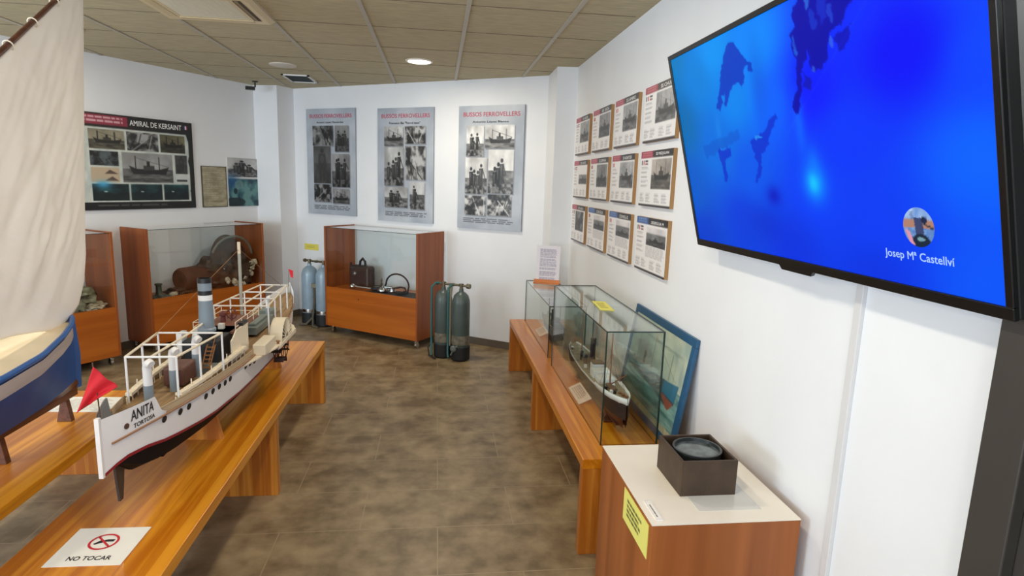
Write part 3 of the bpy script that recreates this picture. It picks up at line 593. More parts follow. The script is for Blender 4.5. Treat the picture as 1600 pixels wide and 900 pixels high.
# ================================================================ TELEVISION
TVB = Vector((1.14, 2.53, 1.509)); TVu = Vector((0, -1, 0)); TVv = Vector((-0.2507, 0, 0.96807)).normalized(); TVn = TVu.cross(TVv).normalized()
TW, TH = 1.492, 0.80
t = thing('television', 'large wall television tilted forward showing divers in deep blue water', 'television', (1.17, 1.78, 1.5))
def tp(s, q, d=0.0): return TVB + TVu * s + TVv * q + TVn * d
mb = MB(); bz = .018
for a0, b0, a1, b1 in ((0, 0, TW, .028), (0, TH - bz, TW, TH), (0, .028, bz, TH - bz), (TW - bz, .028, TW, TH - bz)): mb.prism([tp(a0, b0), tp(a1, b0), tp(a1, b1), tp(a0, b1)], -TVn * .012)
M_TVB = mat('black_glossy_plastic', (14, 14, 15), .3)
mb.build('bezel', M_TVB, t, bevel=.002)
MB().prism([tp(.0, 0, -.012), tp(TW, 0, -.012), tp(TW, TH, -.012), tp(0, TH, -.012)], -TVn * .03).build('back_housing', mat('black_matt_plastic', (24, 24, 25), .6), t, bevel=.004)
MB().prism([tp(.66, -.014), tp(.82, -.014), tp(.835, .004), tp(.645, .004)], -TVn * .012).build('sensor_bar', M_TVB, t)
MB().box((W - .02, 1.55, 1.66), (W - .001, 2.05, 1.95)).prism([(W - .02, 1.75, 1.7), (W - .02, 1.85, 1.7), (W - .02, 1.85, 1.94), (W - .02, 1.75, 1.94)], (-.09, 0, 0)).build('wall_bracket', M_BLACK, t)
a = Art(330, 180, (0, 70, 245), ss=2)
ctr = [(0, 0, (0, 125, 195)), (.02, .35, (0, 108, 178)), (.0, .7, (0, 92, 205)), (.06, .98, (0, 62, 205)), (.15, .15, (0, 130, 222)), (.25, .05, (0, 150, 248)), (.33, .3, (0, 135, 240)), (.45, .1, (0, 140, 255)), (.22, .5, (0, 112, 226)), (.35, .62, (0, 88, 236)), (.3, .85, (0, 60, 220)), (.48, .35, (0, 100, 255)), (.62, .33, (0, 20, 255)), (.85, .28, (0, 8, 250)), (.98, .05, (0, 85, 255)), (1, .35, (0, 70, 255)), (.97, .6, (0, 100, 255)), (.6, .7, (0, 62, 250)), (.5, .95, (0, 50, 225)), (.75, .98, (0, 52, 228)), (.98, .97, (0, 85, 250)), (.75, .8, (0, 60, 245)), (.75, .12, (0, 40, 255)), (.7, .5, (0, 55, 252))]
den = np.zeros_like(a.X); acc = np.zeros(a.X.shape + (3,))
for (cx, cy, cc) in ctr:
    wgt = 1 / (((a.X - cx) * 1.6) ** 2 + (a.Y - cy) ** 2 + .004) ** 1.6; den += wgt; acc += wgt[..., None] * np.array(cc, float)
a.a = acc / den[..., None]
def S(s, q): return ((s - .02) / 1.452, 1 - (q - .028) / .754)      # television plane metres -> picture fractions
def spoly(pts, col, al=1): a.poly([S(*p) for p in pts], col, al)
for (s_, q_, rs_, rq_, col, al) in ((.66, .6, .05, .12, (0, 90, 215), .45), (.6, .58, .03, .12, (0, 150, 255), .25), (.85, .45, .025, .09, (0, 150, 255), .4), (.35, .47, .02, .05, (40, 150, 240), .4), (.888, .275, .05, .05, (0, 170, 255), .9), (.885, .28, .02, .025, (20, 215, 255), .9), (.895, .33, .03, .05, (0, 130, 255), .6), (.665, .235, .04, .03, (0, 20, 190), .8), (.6, .14, .09, .06, (0, 40, 200), .5)):
    cx, cy = S(s_, q_); a.soft(cx, cy, rs_ / 1.452, rq_ / .754, col, al)
X_, Y_ = a.X, a.Y     # uneven, watery outlines
nx_ = a.vnoise(55, 40, 5); ny_ = a.vnoise(55, 40, 9); a.X = X_ + (nx_ - .5) * .022; a.Y = Y_ + (ny_ - .5) * .032
spoly([(.20, .42), (.36, .44), (.50, .455), (.50, .43), (.36, .40), (.22, .37)], (0, 70, 190), .35)
spoly([(.53, .735), (.555, .73), (.575, .70), (.61, .665), (.64, .655), (.645, .63), (.625, .63), (.60, .65), (.585, .64), (.575, .605), (.555, .59), (.54, .61), (.49, .60), (.43, .545), (.415, .55), (.44, .60), (.38, .535), (.36, .545), (.42, .63), (.44, .68), (.47, .71), (.50, .735)], (0, 52, 190), .85)
# big diver group at the top
spoly([(.95, .80), (.90, .765), (.875, .735), (.885, .705), (.86, .69), (.85, .655), (.865, .625), (.875, .60), (.858, .545), (.835, .505), (.825, .485), (.85, .478), (.862, .50), (.87, .49), (.87, .515), (.90, .60), (.93, .635), (.925, .60), (.93, .575), (.95, .57), (.985, .59), (1.01, .615), (1.03, .66), (1.07, .66), (1.10, .70), (1.15, .735), (1.185, .765), (1.2, .81)], (0, 0, 165), .93)
spoly([(1.0, .805), (.985, .74), (1.0, .68), (1.02, .70), (1.03, .80)], (20, 60, 215), .6); a.ell(*S(1.0, .77), .024, .022, (90, 205, 235), .9); a.ell(*S(1.07, .765), .008, .03, (70, 160, 235), .8); a.ell(*S(.945, .745), .008, .02, (50, 130, 230), .7); a.ell(*S(1.035, .70), .008, .03, (40, 90, 225), .6); a.ell(*S(.87, .655), .006, .03, (30, 120, 230), .7)
for pts in ([(.33, .405), (.36, .40), (.40, .41), (.43, .40), (.41, .375), (.385, .365), (.365, .36), (.37, .31), (.36, .275), (.34, .28), (.345, .33), (.325, .38)], [(.575, .42), (.62, .43), (.66, .445), (.70, .47), (.735, .485), (.74, .475), (.70, .44), (.68, .40), (.64, .375), (.62, .36), (.615, .33), (.61, .31), (.575, .275), (.555, .28), (.585, .32), (.59, .36), (.565, .39)]):
    spoly(pts, (0, 40, 200), .75)
a.ell(*S(.375, .402), .018, .006, (20, 140, 240), .8); a.ell(*S(.615, .422), .018, .007, (40, 160, 245), .8)
spoly([(.86, .70), (.875, .66), (.89, .60), (.905, .57), (.93, .56), (.92, .53), (.90, .545), (.885, .535), (.90, .57)], (0, 10, 175), .8)
spoly([(1.04, .64), (1.06, .60), (1.09, .62), (1.10, .66)], (0, 5, 180), .85); a.ell(*S(.965, .70), .01, .035, (20, 70, 215), .6); a.ell(*S(1.03, .63), .006, .02, (60, 110, 230), .7); a.ell(*S(.94, .58), .006, .012, (60, 110, 230), .7)
a.X, a.Y = X_, Y_
a.line(*S(.78, .42), *S(1.2, .72), .0015, (50, 110, 250), .5)
print_panel('screen', a, art_mat('lit_screen', True, strength=1.0), t, tp(.016, .026, -.006), TVu, TVv, TW - .034, TH - .044 + .004, .001)
# round portrait and caption shown on the screen
mb_ = Art(48, 48, (120, 160, 215)); mb_.tex(0, 0, 1, .35, (110, 150, 215), (190, 214, 240), 3, 2, 1); mb_.rect(0, .3, 1, .5, (176, 130, 110)); mb_.tex(0, .5, 1, 1, (70, 110, 180), (130, 170, 220), 4, 6, 4)
mb_.poly([(.36, .25), (.62, .25), (.66, .6), (.58, .75), (.4, .7)], (60, 70, 110)); mb_.ell(.68, .3, .09, .08, (30, 40, 70)); mb_.line(.66, .38, .98, .52, .04, (30, 40, 60)); mb_.ell(.55, .85, .3, .2, (24, 40, 60)); mb_.ell(.55, .78, .12, .05, (120, 160, 170)); mb_.poly([(.05, .55), (.2, .6), (.35, .95), (.2, .95)], (220, 150, 170)); mb_.ell(.3, .2, .05, .12, (90, 110, 160), .6)
img = mb_.down(); cx, cy, R0 = 1.262, .175, .046; vs = []; col = []; fs = []; inv = root_matrix(t).inverted(); NR, NA = 20, 48
for i in range(NR + 1):
    for j in range(NA):
        rr = i / NR; aa = 2 * PI * j / NA; vs.append(tuple(inv @ tp(cx + R0 * rr * math.cos(aa), cy + R0 * 1.02 * rr * math.sin(aa), -.0035)))
        col.append(img[min(47, int((.5 - .5 * rr * math.sin(aa)) * 47)), min(47, int((.5 + .5 * rr * math.cos(aa)) * 47))])
for i in range(NR):
    for j in range(NA): fs.append((i * NA + j, (i + 1) * NA + j, (i + 1) * NA + (j + 1) % NA, i * NA + (j + 1) % NA))
me = bpy.data.meshes.new('portrait'); me.from_pydata(vs, [], fs); at = me.color_attributes.new('print', 'FLOAT_COLOR', 'POINT'); cc = np.array(col) / 255.; lin = np.where(cc <= .04045, cc / 12.92, ((cc + .055) / 1.055) ** 2.4)
buf = np.ones((len(vs), 4), np.float32); buf[:, :3] = lin; at.data.foreach_set('color', buf.ravel()); me.materials.append(MATS['lit_screen']); o = bpy.data.objects.new('portrait', me); C.objects.link(o); o.parent = t
add_text('caption', 'Josep Mª Castellví', mat('lit_caption', (10, 10, 10), .5, emit=((170, 205, 255), 1.0)), t, tp(0, 0, -.004), TVu, TVv, 1.148, .088, .208, .026, .0012, bold=.0006)
# cable duct under the television
tag(MB().box((W - .014, 1.568, .0), (W, 1.598, 1.62)).build('cable_duct', mat('grey_white_duct', (214, 213, 214), .5), bevel=.002), 'vertical white cable duct running down the right wall under the television', 'cable duct')

# ================================================================ CEILING FITTINGS
M_LAMPON = mat('lamp_diffuser', (255, 250, 235), .5, emit=((255, 244, 214), 7.0))
for i, (x, y, pw) in enumerate(LAMPS):
    t = thing('downlight', ['round recessed ceiling downlight glowing in front of the back wall'][0] if i == 0 else 'recessed round ceiling downlight above the room, out of the photo', 'ceiling light', (x, y, CEIL - .012), 0, 'recessed downlights in the ceiling')
    MB().lathe([(.12, .012), (.12, .006), (.108, 0), (.1, .004), (.1, .012)], (x, y, CEIL - .012), 32).build('trim_ring', mat('lamp_ring', (226, 220, 206), .4), t, smooth=40)
    MB().lathe([(.0001, 0), (.098, 0), (.098, .006), (.0001, .006)], (x, y, CEIL - .009), 32).build('diffuser', M_LAMPON, t)
    l = area('lamp_light', (x, y, CEIL - .016), (x, y, 0), .18, .18, pw, (1.0, .90, .73), 'DISK'); l.parent = t; l.location = (0, 0, -.004); l.rotation_euler = (0, 0, 0)
t = thing('ceiling_speaker', 'round white speaker grille set in the ceiling before the corner vent', 'speaker', (-1.458, 6.2, CEIL - .008))
MB().lathe([(.0001, -.006), (.1, -.004), (.122, 0), (.126, .008), (.0001, .008)], (-1.458, 6.2, CEIL - .008), 36).build('grille', mat('pale_grille', (206, 200, 190), .6), t, smooth=40)
t = thing('ceiling_vent', 'square grey-slatted air vent in the ceiling near the back left corner', 'vent', (-1.47, 6.97, CEIL - .01))
vx0, vx1, vy0, vy1 = -1.61, -1.33, 6.74, 7.22; mb = MB()
for a_, b_ in (((vx0, vy0), (vx1, vy0 + .022)), ((vx0, vy1 - .022), (vx1, vy1)), ((vx0, vy0), (vx0 + .022, vy1)), ((vx1 - .022, vy0), (vx1, vy1))): mb.box((*a_, CEIL - .012), (*b_, CEIL))
mb.build('frame', mat('vent_white', (222, 222, 220), .5), t)
mb = MB(); MB().box((vx0 + .02, vy0 + .02, CEIL - .003), (vx1 - .02, vy1 - .02, CEIL)).build('backing', mat('vent_dark', (84, 84, 84), .7), t)
for k in range(12): y = vy0 + .04 + k * .034; mb.prism([(vx0 + .02, y, CEIL - .01), (vx1 - .02, y, CEIL - .01), (vx1 - .02, y + .018, CEIL - .003), (vx0 + .02, y + .018, CEIL - .003)], (0, .002, .001))
mb.build('slats', mat('vent_slat', (168, 168, 166), .5), t)
# cassette air conditioner
t = thing('air_conditioner', 'cream ceiling cassette air conditioner with pale centre grille', 'air conditioner', (-1.445, 4.19, CEIL - .03))
ax0, ax1, ay0, ay1 = -1.80, -1.10, 3.83, 4.53; M_AC = mat('cream_ac_plastic', (218, 200, 160), .4); mb = MB(); zz = CEIL
def ring(x0, x1, y0, y1, i, z0, z1, z2):  # bevelled square frame: outer top z0, outer low z1, inner z2
    O4 = [(x0, y0), (x1, y0), (x1, y1), (x0, y1)]; I4 = [(x0 + i, y0 + i), (x1 - i, y0 + i), (x1 - i, y1 - i), (x0 + i, y1 - i)]; M4 = [(x0 + .03, y0 + .03), (x1 - .03, y0 + .03), (x1 - .03, y1 - .03), (x0 + .03, y1 - .03)]
    vs = [(*p, z0) for p in O4] + [(*p, z1) for p in M4] + [(*p, z1) for p in I4] + [(*p, z2) for p in I4]; fs = []
    for k in range(4):
        n_ = (k + 1) % 4
        for lv in range(3): fs.append((lv * 4 + k, lv * 4 + n_, lv * 4 + 4 + n_, lv * 4 + 4 + k))
    mb._a(vs, fs)
ring(ax0, ax1, ay0, ay1, .135, zz, zz - .03, zz - .012); mb.build('panel', M_AC, t)
MB().box((ax0 + .135, ay0 + .135, zz - .03), (ax1 - .135, ay1 - .135, zz - .012)).build('centre_grille', mat('ac_grille', (222, 216, 196), .6, noise=.06, nscale=60, stretch=(1, .1, 1)), t, bevel=.004)
mb = MB()
mb.box((ax1 - .108, ay0 + .12, zz - .0315), (ax1 - .062, ay1 - .12, zz - .029))
for a_, b_ in (((ax0 + .062, ay0 + .12), (ax0 + .108, ay1 - .12)), ((ax0 + .12, ay0 + .062), (ax1 - .12, ay0 + .108)), ((ax0 + .12, ay1 - .108), (ax1 - .12, ay1 - .062))): MB().box((*a_, zz - .0325), (*b_, zz - .029)).build('closed_flap', mat('ac_flap', (206, 188, 148), .4), t)
mb.build('air_slot', mat('ac_slot', (70, 58, 44), .6), t)
MB().box((ax1 - .098, ay0 + .13, zz - .034), (ax1 - .08, ay1 - .13, zz - .0315)).build('louvre', mat('ac_louvre', (150, 128, 92), .5), t)
# little black camera at the corner
t = thing('ceiling_camera', 'small black camera on a ceiling bracket at the top of the corner column', 'camera', (-2.04, 7.36, CEIL))
MB().lathe([(.03, 0), (.03, -.012), (.008, -.014), (.008, -.065)], (-2.04, 7.36, CEIL), 16).build('bracket', M_BLACK, t)
MB().obox((-2.08, 7.31, CEIL - .085), (.10, .07, .035), .3).build('housing', M_BLACK, t, bevel=.004)

# ================================================================ GLASS CABINETS
def cabinet(label, fl, ang, wid, dep, h=1.213, zb=.09, zf=.54, th=.022):
    t = thing('display_cabinet', label, 'cabinet', (fl[0], fl[1], 0), ang)
    Mx = Matrix.Translation((fl[0], fl[1], 0)) @ Matrix.Rotation(ang, 4, 'Z')
    B = lambda: MB(Mx)
    for x in (0, wid - th): B().box((x, 0, zb), (x + th, dep, h)).build('side_panel', M_CAB, t, bevel=.0015)
    B().box((th, .003, zb), (wid - th, .021, zf)).build('front_panel', M_CABF, t, bevel=.001)
    B().box((th, .021, zf - .04), (wid - th, dep - .02, zf - .02)).build('shelf', M_CABF, t)
    B().box((th, dep - .018, zb), (wid - th, dep, zf - .02)).build('back_panel', M_CAB, t)
    B().box((th, .021, zb), (wid - th, dep - .02, zb + .02)).build('bottom_panel', M_CAB, t)
    for nm, a_, b_ in (('front_glass', (th, .008, zf), (wid - th, .013, h - .012)), ('top_glass', (th, .003, h - .012), (wid - th, dep - .002, h - .007)), ('back_glass', (th, dep - .01, zf - .02), (wid - th, dep - .005, h - .012))):
        mb = B().box(a_, b_); dims = [b_[i] - a_[i] for i in range(3)]; thin = dims.index(min(dims)); mb.mi = [0 if ax == thin else 1 for ax in (2, 2, 1, 0, 1, 0)]
        mb.build(nm, [glass_mat('cabinet_glass', (.97, .985, .985)), M_GEDGE], t)
    B().tube([(wid * .38, -.001, zf - .1), (wid * .38, .004, zf - .1)], .007).build('lock', MATS['gunmetal'], t)
    for x in (.06, wid - .06):
        for y in (.06, dep - .06):
            mb = B().lathe([(.018, 0), (.018, .006), (.007, .008), (.007, .022)], (x, y, zb - .022), 12); mb.tube([(x - .011, y + .012, .0265), (x + .011, y + .012, .0265)], .0265, 16).box((x - .013, y - .012, .03), (x + .013, y + .02, zb - .02)); mb.build('caster', M_CHROME, t, smooth=40)
    return t, Mx
cabC, MC = cabinet('cherry wood and glass cabinet on casters under the back wall panels, holding diving gear', (-1.243, 6.90), math.radians(-35.1), 1.288, .47)
cab2, M2 = cabinet('cherry wood and glass cabinet by the left wall holding a large encrusted relic', (-2.704, 6.021), math.radians(55.66), 1.34, .45)
cab1, M1 = cabinet('cherry wood and glass cabinet at the far left, half hidden behind the white sail', (-3.595, 4.60), math.radians(55.3), 1.335, .45)
ZS = .522
# gear in the centre cabinet
M_RUB = mat('black_rubber', (30, 28, 28), .6, noise=.1)
def wc(Mx, x, y, z): return Mx @ Vector((x, y, z))
t = thing('dive_bag', 'dark leather-like breathing pack with top handle standing in the centre cabinet', 'diving gear', tuple(wc(MC, .33, .31, ZS)), math.radians(-35.1))
B = lambda: MB(MC)
B().box((.13, .24, ZS), (.42, .37, ZS + .245)).build('pack', mat('dark_leather', (44, 38, 38), .45, noise=.2), t, bevel=.03)
B().tube([(.24, .305, ZS + .23), (.25, .305, ZS + .29), (.285, .305, ZS + .325), (.32, .305, ZS + .29), (.325, .305, ZS + .23)], .014, 10).build('handle', M_RUB, t, smooth=40)
B().blob((.22, .238, ZS + .15), (.03, .018, .03), .05).build('gauge', mat('dull_steel', (120, 124, 124), .35, .8), t, smooth=60)
B().tube([(.11, .31, ZS + .02), (.095, .31, ZS + .15), (.105, .31, ZS + .26)], .013, 8).build('strap', M_RUB, t, smooth=40)
t = thing('dive_torch', 'silver ball-headed rod lying at the front of the centre cabinet', 'torch', tuple(wc(MC, .44, .1, ZS)), math.radians(-35.1))
B().lathe([(.0001, -.035), (.025, -.026), (.036, 0), (.03, .022), (.012, .034), (.010, .05)], wc(MC, 0, 0, 0) * 0 + Vector((.33, .085, ZS + .038)), 20, (.9, .42, .02)).build('head', M_CHROME, t, smooth=50)
B().tube([(.36, .10, ZS + .036), (.56, .2, ZS + .018)], .0095, 10).build('rod', mat('brushed_steel', (150, 146, 138), .35, .8), t, smooth=40)
t = MB(MC).prism([(.5, .05, ZS), (1.23, .04, ZS), (1.23, .32, ZS), (.62, .30, ZS)], (0, 0, .006)).build('rubber_mat', M_RUB)
tag(t, 'flat black rubber mat lying under the chrome regulator in the centre cabinet', 'mat')
t = thing('dive_regulator', 'chrome twin regulator with looping black hose in the centre cabinet', 'diving regulator', tuple(wc(MC, .86, .18, ZS + .007)), math.radians(-35.1)); zt = ZS + .007
B().lathe([(.05, 0), (.062, .012), (.062, .03), (.05, .045), (.02, .052), (.02, .07)], (.70, .16, zt), 24).lathe([(.028, 0), (.036, .01), (.03, .035), (.012, .04)], (.80, .2, zt), 20).tube([(.70, .16, zt + .055), (.79, .2, zt + .05)], .014, 10).build('body', M_CHROME, t, smooth=40)
B().lathe([(.008, 0), (.013, .02), (.006, .04), (.012, .06), (.003, .085)], (.68, .16, zt + .065), 14).build('valve', mat('dull_brass', (110, 104, 86), .35, .8), t, smooth=40)
hp = [(.70 + .02, .17, zt + .06)] + [(.72 + .155 + .155 * math.cos(PI - PI * k / 12), .19, zt + .09 + .12 * math.sin(PI - PI * k / 12)) for k in range(13)] + [(1.02, .18, zt + .02), (.97, .15, zt + .013), (.92, .13, zt + .013)]
B().tube(hp, .0095, 8).tube([(.80, .2, zt + .04), (.88, .24, zt + .06), (.94, .24, zt + .055), (.97, .22, zt + .03), (.93, .2, zt + .013), (.86, .18, zt + .012)], .01, 8).build('hose', M_RUB, t, smooth=40)
t = thing('dive_mask', 'black rubber diving mask lying between the torch rod and the regulator', 'diving mask', tuple(wc(MC, .66, .2, ZS + .006)), math.radians(-35.1))
B().lathe([(.06, 0), (.075, .01), (.07, .035), (.06, .04), (.055, .02)], (.56, .23, ZS + .007), 24).build('skirt', M_RUB, t, smooth=40)
B().lathe([(.0001, .028), (.056, .028), (.056, .031), (.0001, .031)], (.56, .23, ZS + .007), 24).build('lens', mat('mask_lens', (120, 118, 100), .1), t)
# encrusted relic in the left cabinet
M_ENC = mat('brown_encrustation', (72, 52, 36), .8, noise=.6, nscale=9, bump=.8, bscale=40); M_SHELL = mat('pale_shell_crust', (196, 182, 156), .7, noise=.3, nscale=30, bump=.5, bscale=60)
t = thing('encrusted_relic', 'large brown sea-encrusted cylinder and disc with pale shells, in the left wall cabinet', 'relic', tuple(wc(M2, .85, .22, ZS)), math.radians(55.66)); B = lambda: MB(M2)
mb = B()
prof = [(.0001, 0), (.11, .0), (.125, .03), (.12, .12), (.12, .3), (.14, .42), (.1, .5), (.0001, .5)]
mb.lathe(prof, (.44, .2, ZS + .13), 28, (1, .05, .06)).build('cylinder', mat('rusty_brown', (78, 44, 26), .7, noise=.5, nscale=8, bump=.6, bscale=40), t, smooth=50)
B().lathe([(.0001, -.05), (.14, -.055), (.24, -.035), (.275, 0), (.24, .04), (.14, .05), (.0001, .05)], (1.03, .21, ZS + .29), 40, (.25, -1, .12)).build('disc', M_ENC, t, smooth=50)
B().blob((.88, .2, ZS + .17), (.24, .12, .17), .22, 3).blob((1.1, .16, ZS + .17), (.17, .11, .17), .25, 6).build('crust', M_ENC, t, smooth=60)
B().tube([(1.03 + .262 * math.cos(q), .15 - .03 * math.sin(q), ZS + .29 + .262 * math.sin(q)) for q in [PI * k / 16 for k in range(1, 15)]], .012, 8).build('rim', mat('wet_grey_rim', (112, 112, 98), .4, noise=.2), t, smooth=40)
mb = B(); rs = random.Random(4)
for k in range(40):
    q = rs.uniform(-2.2, .15); rr = rs.uniform(.19, .26); mb.blob((1.02 + rr * math.cos(q), .055 + rs.uniform(0, .03), max(ZS + .02, ZS + .27 + rr * math.sin(q))), (rs.uniform(.010, .026),) * 3, .35, k, 3, 10, 7)
mb.build('shells', M_SHELL, t, smooth=60, label='pale shell crust')
t = thing('corroded_fitting', 'small corroded fitting on a flat flange at the near end of the left wall cabinet', 'relic', tuple(wc(M2, .14, .15, ZS)), math.radians(55.66))
B().lathe([(.11, 0), (.115, .012), (.04, .025), (.028, .04), (.026, .12), (.034, .125), (.034, .14), (.0001, .14)], (.17, .13, ZS), 24).build('flange', mat('greenish_bronze', (84, 88, 74), .5, .4, noise=.35), t, smooth=40)
t = thing('rusty_fragment', 'flat dark rusty fragment lying beside the corroded fitting', 'relic', tuple(wc(M2, .37, .18, ZS)), math.radians(55.66))
B().blob((.39, .18, ZS + .028), (.11, .1, .03), .3, 8).build('fragment', M_ENC, t, smooth=60)
B().blob((.3, .1, ZS + .02), (.035, .03, .02), .3, 9, k=0).build('chip', M_SHELL, t, smooth=60)
B = lambda: MB(M1)
t = thing('encrusted_relic', 'greenish grey sea-crusted lump in the cabinet at the far left beside the sail', 'relic', tuple(wc(M1, 1.1, .2, ZS)), math.radians(55.3))
B().blob((1.08, .2, ZS + .10), (.15, .13, .11), .35, 12, 3).build('lump', mat('greenish_crust', (122, 120, 96), .8, noise=.7, nscale=18, bump=.7, bscale=40), t, smooth=60)
B().blob((1.18, .14, ZS + .03), (.1, .1, .035), .35, 14, 4).build('shells', M_SHELL, t, smooth=60)

# ================================================================ DIVING CYLINDERS
def cyl_prof(r, z0, z1): return [(r * .75, z0), (r, z0 + .03), (r, z1 - .11), (r * .96, z1 - .08), (r * .8, z1 - .035), (r * .5, z1 - .008), (r * .26, z1 + .004), (r * .24, z1 + .03)]
def twin_tanks(label, pa, pb, r, H, col, bootcol, band=True, hoses=False):
    a = Vector(pa); c = Vector(pb); mid = (a + c) / 2; t = thing('diving_cylinders', label, 'diving cylinders', tuple(mid))
    Mt = mat('tank_paint_' + ('blue' if not hoses else 'green'), col, .35, .1, noise=.1)
    for p in (a, c):
        tk = MB().lathe(cyl_prof(r, .02, H), p, 32).build('cylinder', Mt, t, smooth=40)
        MB().lathe([(r * .85, 0), (r * 1.06, .015), (r * 1.08, .14), (r * 1.02, .145), (r * 1.0, .02)], p, 32).build('boot', mat(bootcol, (24, 26, 28), .6), t, smooth=40)
        MB().lathe([(.018, 0), (.018, .04), (.024, .042), (.024, .06), (.01, .062)], p + Z * (H + .02), 14).build('valve', mat('old_brass', (120, 112, 92), .35, .7), t, smooth=40)
        if band: MB().lathe([(r * 1.015, 0), (r * 1.02, .004), (r * 1.02, .036), (r * 1.015, .04)], p + Z * .15, 32).build('band', M_CHROME, t, smooth=40)
        else: MB().lathe([(r * 1.012, 0), (r * 1.016, .004), (r * 1.016, .085), (r * 1.012, .09)], p + Z * .165, 32).build('band', mat('worn_grey_band', (112, 106, 92), .5, noise=.4, nscale=20), t, smooth=40)
    d = (c - a).normalized(); top = Z * (H + .062)
    MB().tube([a - d * .06 + top, a + top, c + top, c + d * .07 + top], .012, 10).lathe([(.02, -.014), (.022, 0), (.02, .014)], a - d * .07 + top, 12, tuple(d)).lathe([(.024, -.018), (.026, 0), (.024, .018)], c + d * .08 + top, 12, tuple(d)).lathe([(.02, -.014), (.03, 0), (.02, .014)], mid + top, 12).build('manifold', MATS['old_brass'], t, smooth=40)
    fwd = Vector((d.y, -d.x, 0)); fwd = fwd if fwd.y < 0 else -fwd
    if hoses:
        Mh = mat('teal_hose', (44, 96, 96), .4)
        for p, s_ in ((a, -.075), (mid, .01)):
            q = p + fwd * (r + .012) + d * s_ if s_ < 0 else mid + fwd * .075
            MB().tube([p + d * s_ * .6 + top, p + d * s_ + fwd * .03 + top + Z * .004, q + Z * (H + .035), q + Z * (H - .04), q + Z * .45, q + Z * .25, q + Z * .06, q + fwd * .02 + Z * .03 + d * .02], .0115, 10).build('hose', Mh, t, smooth=40, label='teal rubber hose')
        MB().tube([mid + Z * (H + .05) - fwd * .0 + fwd * .02, mid + Z * (H * .9) + fwd * .045, mid + Z * (H * .4) + fwd * .05, mid + Z * .14 + fwd * .05], .016, 8).build('backpack_strap', mat('pale_harness', (168, 160, 140), .6), t, smooth=40)
        MB().lathe([(.03, -.012), (.034, 0), (.02, .014)], c + fwd * (r + .02) - d * .02 + Z * .13, 14, tuple(fwd)).tube([c + fwd * (r + .01) - d * .05 + Z * .06, c + fwd * (r + .02) + Z * .15, c + fwd * (r + .015) + d * .03 + Z * .16], .01, 8).build('mouthpiece', mat('grey_fitting', (112, 120, 116), .4, .3), t, smooth=40)
        MB().tube([a - d * .1 + fwd * .02 + Z * .16, a - d * .14 + fwd * .06 + Z * .09, a - d * .1 + fwd * .1 + Z * .02, a + fwd * .14 + Z * .012], .007, 8).build('harness_cord', M_RUB, t, smooth=40)
    else:
        Mw = mat('olive_webbing', (92, 88, 74), .8)
        q = mid + fwd * .045
        MB().tube([q + Z * .5, q + Z * .3, q + Z * .1 + fwd * .03, q + fwd * .08 + Z * .02 - d * .06, q + fwd * .09 + Z * .008 - d * .16], .014, 8).tube([q + Z * .1 + fwd * .03, q + fwd * .1 + Z * .015 + d * .07, q + fwd * .1 + Z * .01 + d * .15], .013, 8).build('strap', Mw, t, smooth=40)
        MB().obox(mid + fwd * .05 + Z * .48, (.05, .03, .05), 0).build('buckle', MATS['old_brass'], t)
    return t
twin_tanks('pair of dark green-grey diving cylinders with teal hoses, right of the centre cabinet', (.075, 5.93, 0), (.245, 5.82, 0), .088, .685, (78, 90, 88), 'black_boot', False, True)
twin_tanks('pair of pale blue diving cylinders in the corner, partly behind the centre cabinet', (-1.50, 7.36, 0), (-1.315, 7.235, 0), .095, .70, (150, 172, 188), 'black_boot', True, False)

# ================================================================ SHIP MODELS
def lerp(xs, ys_, x): return float(np.interp(x, xs, ys_))
def loft(mb, xc, ys, lo, hi, nz=1, k=0, inset=0.0):
    """both sides of a hull between two curves; lo/hi: f(y)->(half breadth, z)"""
    for sgn in (1, -1):
        def fn(i, j):
            y = ys[0] + (ys[-1] - ys[0]) * i; a_ = lo(y); b_ = hi(y)
            bb = a_[0] + (b_[0] - a_[0]) * j; return (xc + sgn * max(bb - inset, .0005), y, a_[1] + (b_[1] - a_[1]) * j)
        mb.grid(fn, 60, nz, k)
    return mb
def deck(mb, xc, y0, y1, hb, z, th=.006, n=50):
    for zz_ in (z, lambda y: z(y) - th): mb.grid(lambda i, j: (xc + (2 * j - 1) * hb(y0 + (y1 - y0) * i), y0 + (y1 - y0) * i, zz_(y0 + (y1 - y0) * i)), n, 2)
    return mb
# ---- paddle steamer ANITA
X1 = -1.10; Y0, Y1 = 2.03, 4.66
yy = [2.03, 2.1, 2.2, 2.3, 2.4, 2.55, 2.7, 3.0, 3.3, 3.6, 3.8, 4.0, 4.3, 4.5, 4.66]
hbv = [.006, .035, .068, .092, .11, .128, .14, .15, .155, .155, .15, .14, .105, .062, .006]
zsv = [.838, .844, .849, .849, .847, .84, .834, .82, .812, .812, .815, .825, .85, .87, .885]
zrv = [.742, .769, .766, .747, .735, .717, .703, .687, .682, .682, .688, .70, .735, .77, .80]
zkv = [.735, .745, .675, .65, .638, .63, .62, .61, .605, .605, .61, .62, .65, .70, .79]
hb = lambda y: lerp(yy, hbv, y); zs = lambda y: lerp(yy, zsv, y); zr = lambda y: lerp(yy, zrv, y); zk = lambda y: lerp(yy, zkv, y)
ship = thing('paddle_steamer_model', 'white and black paddle steamer model lettered ANITA TORTOSA on the middle bench', 'model ship', (X1, 3.3, .49))
ysr = (Y0, Y1)
mb = MB(); loft(mb, X1, ysr, lambda y: (hb(y) * .93, zr(y)), lambda y: (hb(y), zs(y)), 3); 
hbl = lambda y: hb(y)
ztop = lambda y: lerp([2.03, 2.245, 2.275, 2.30], [.938, .939, .875, .862], y)
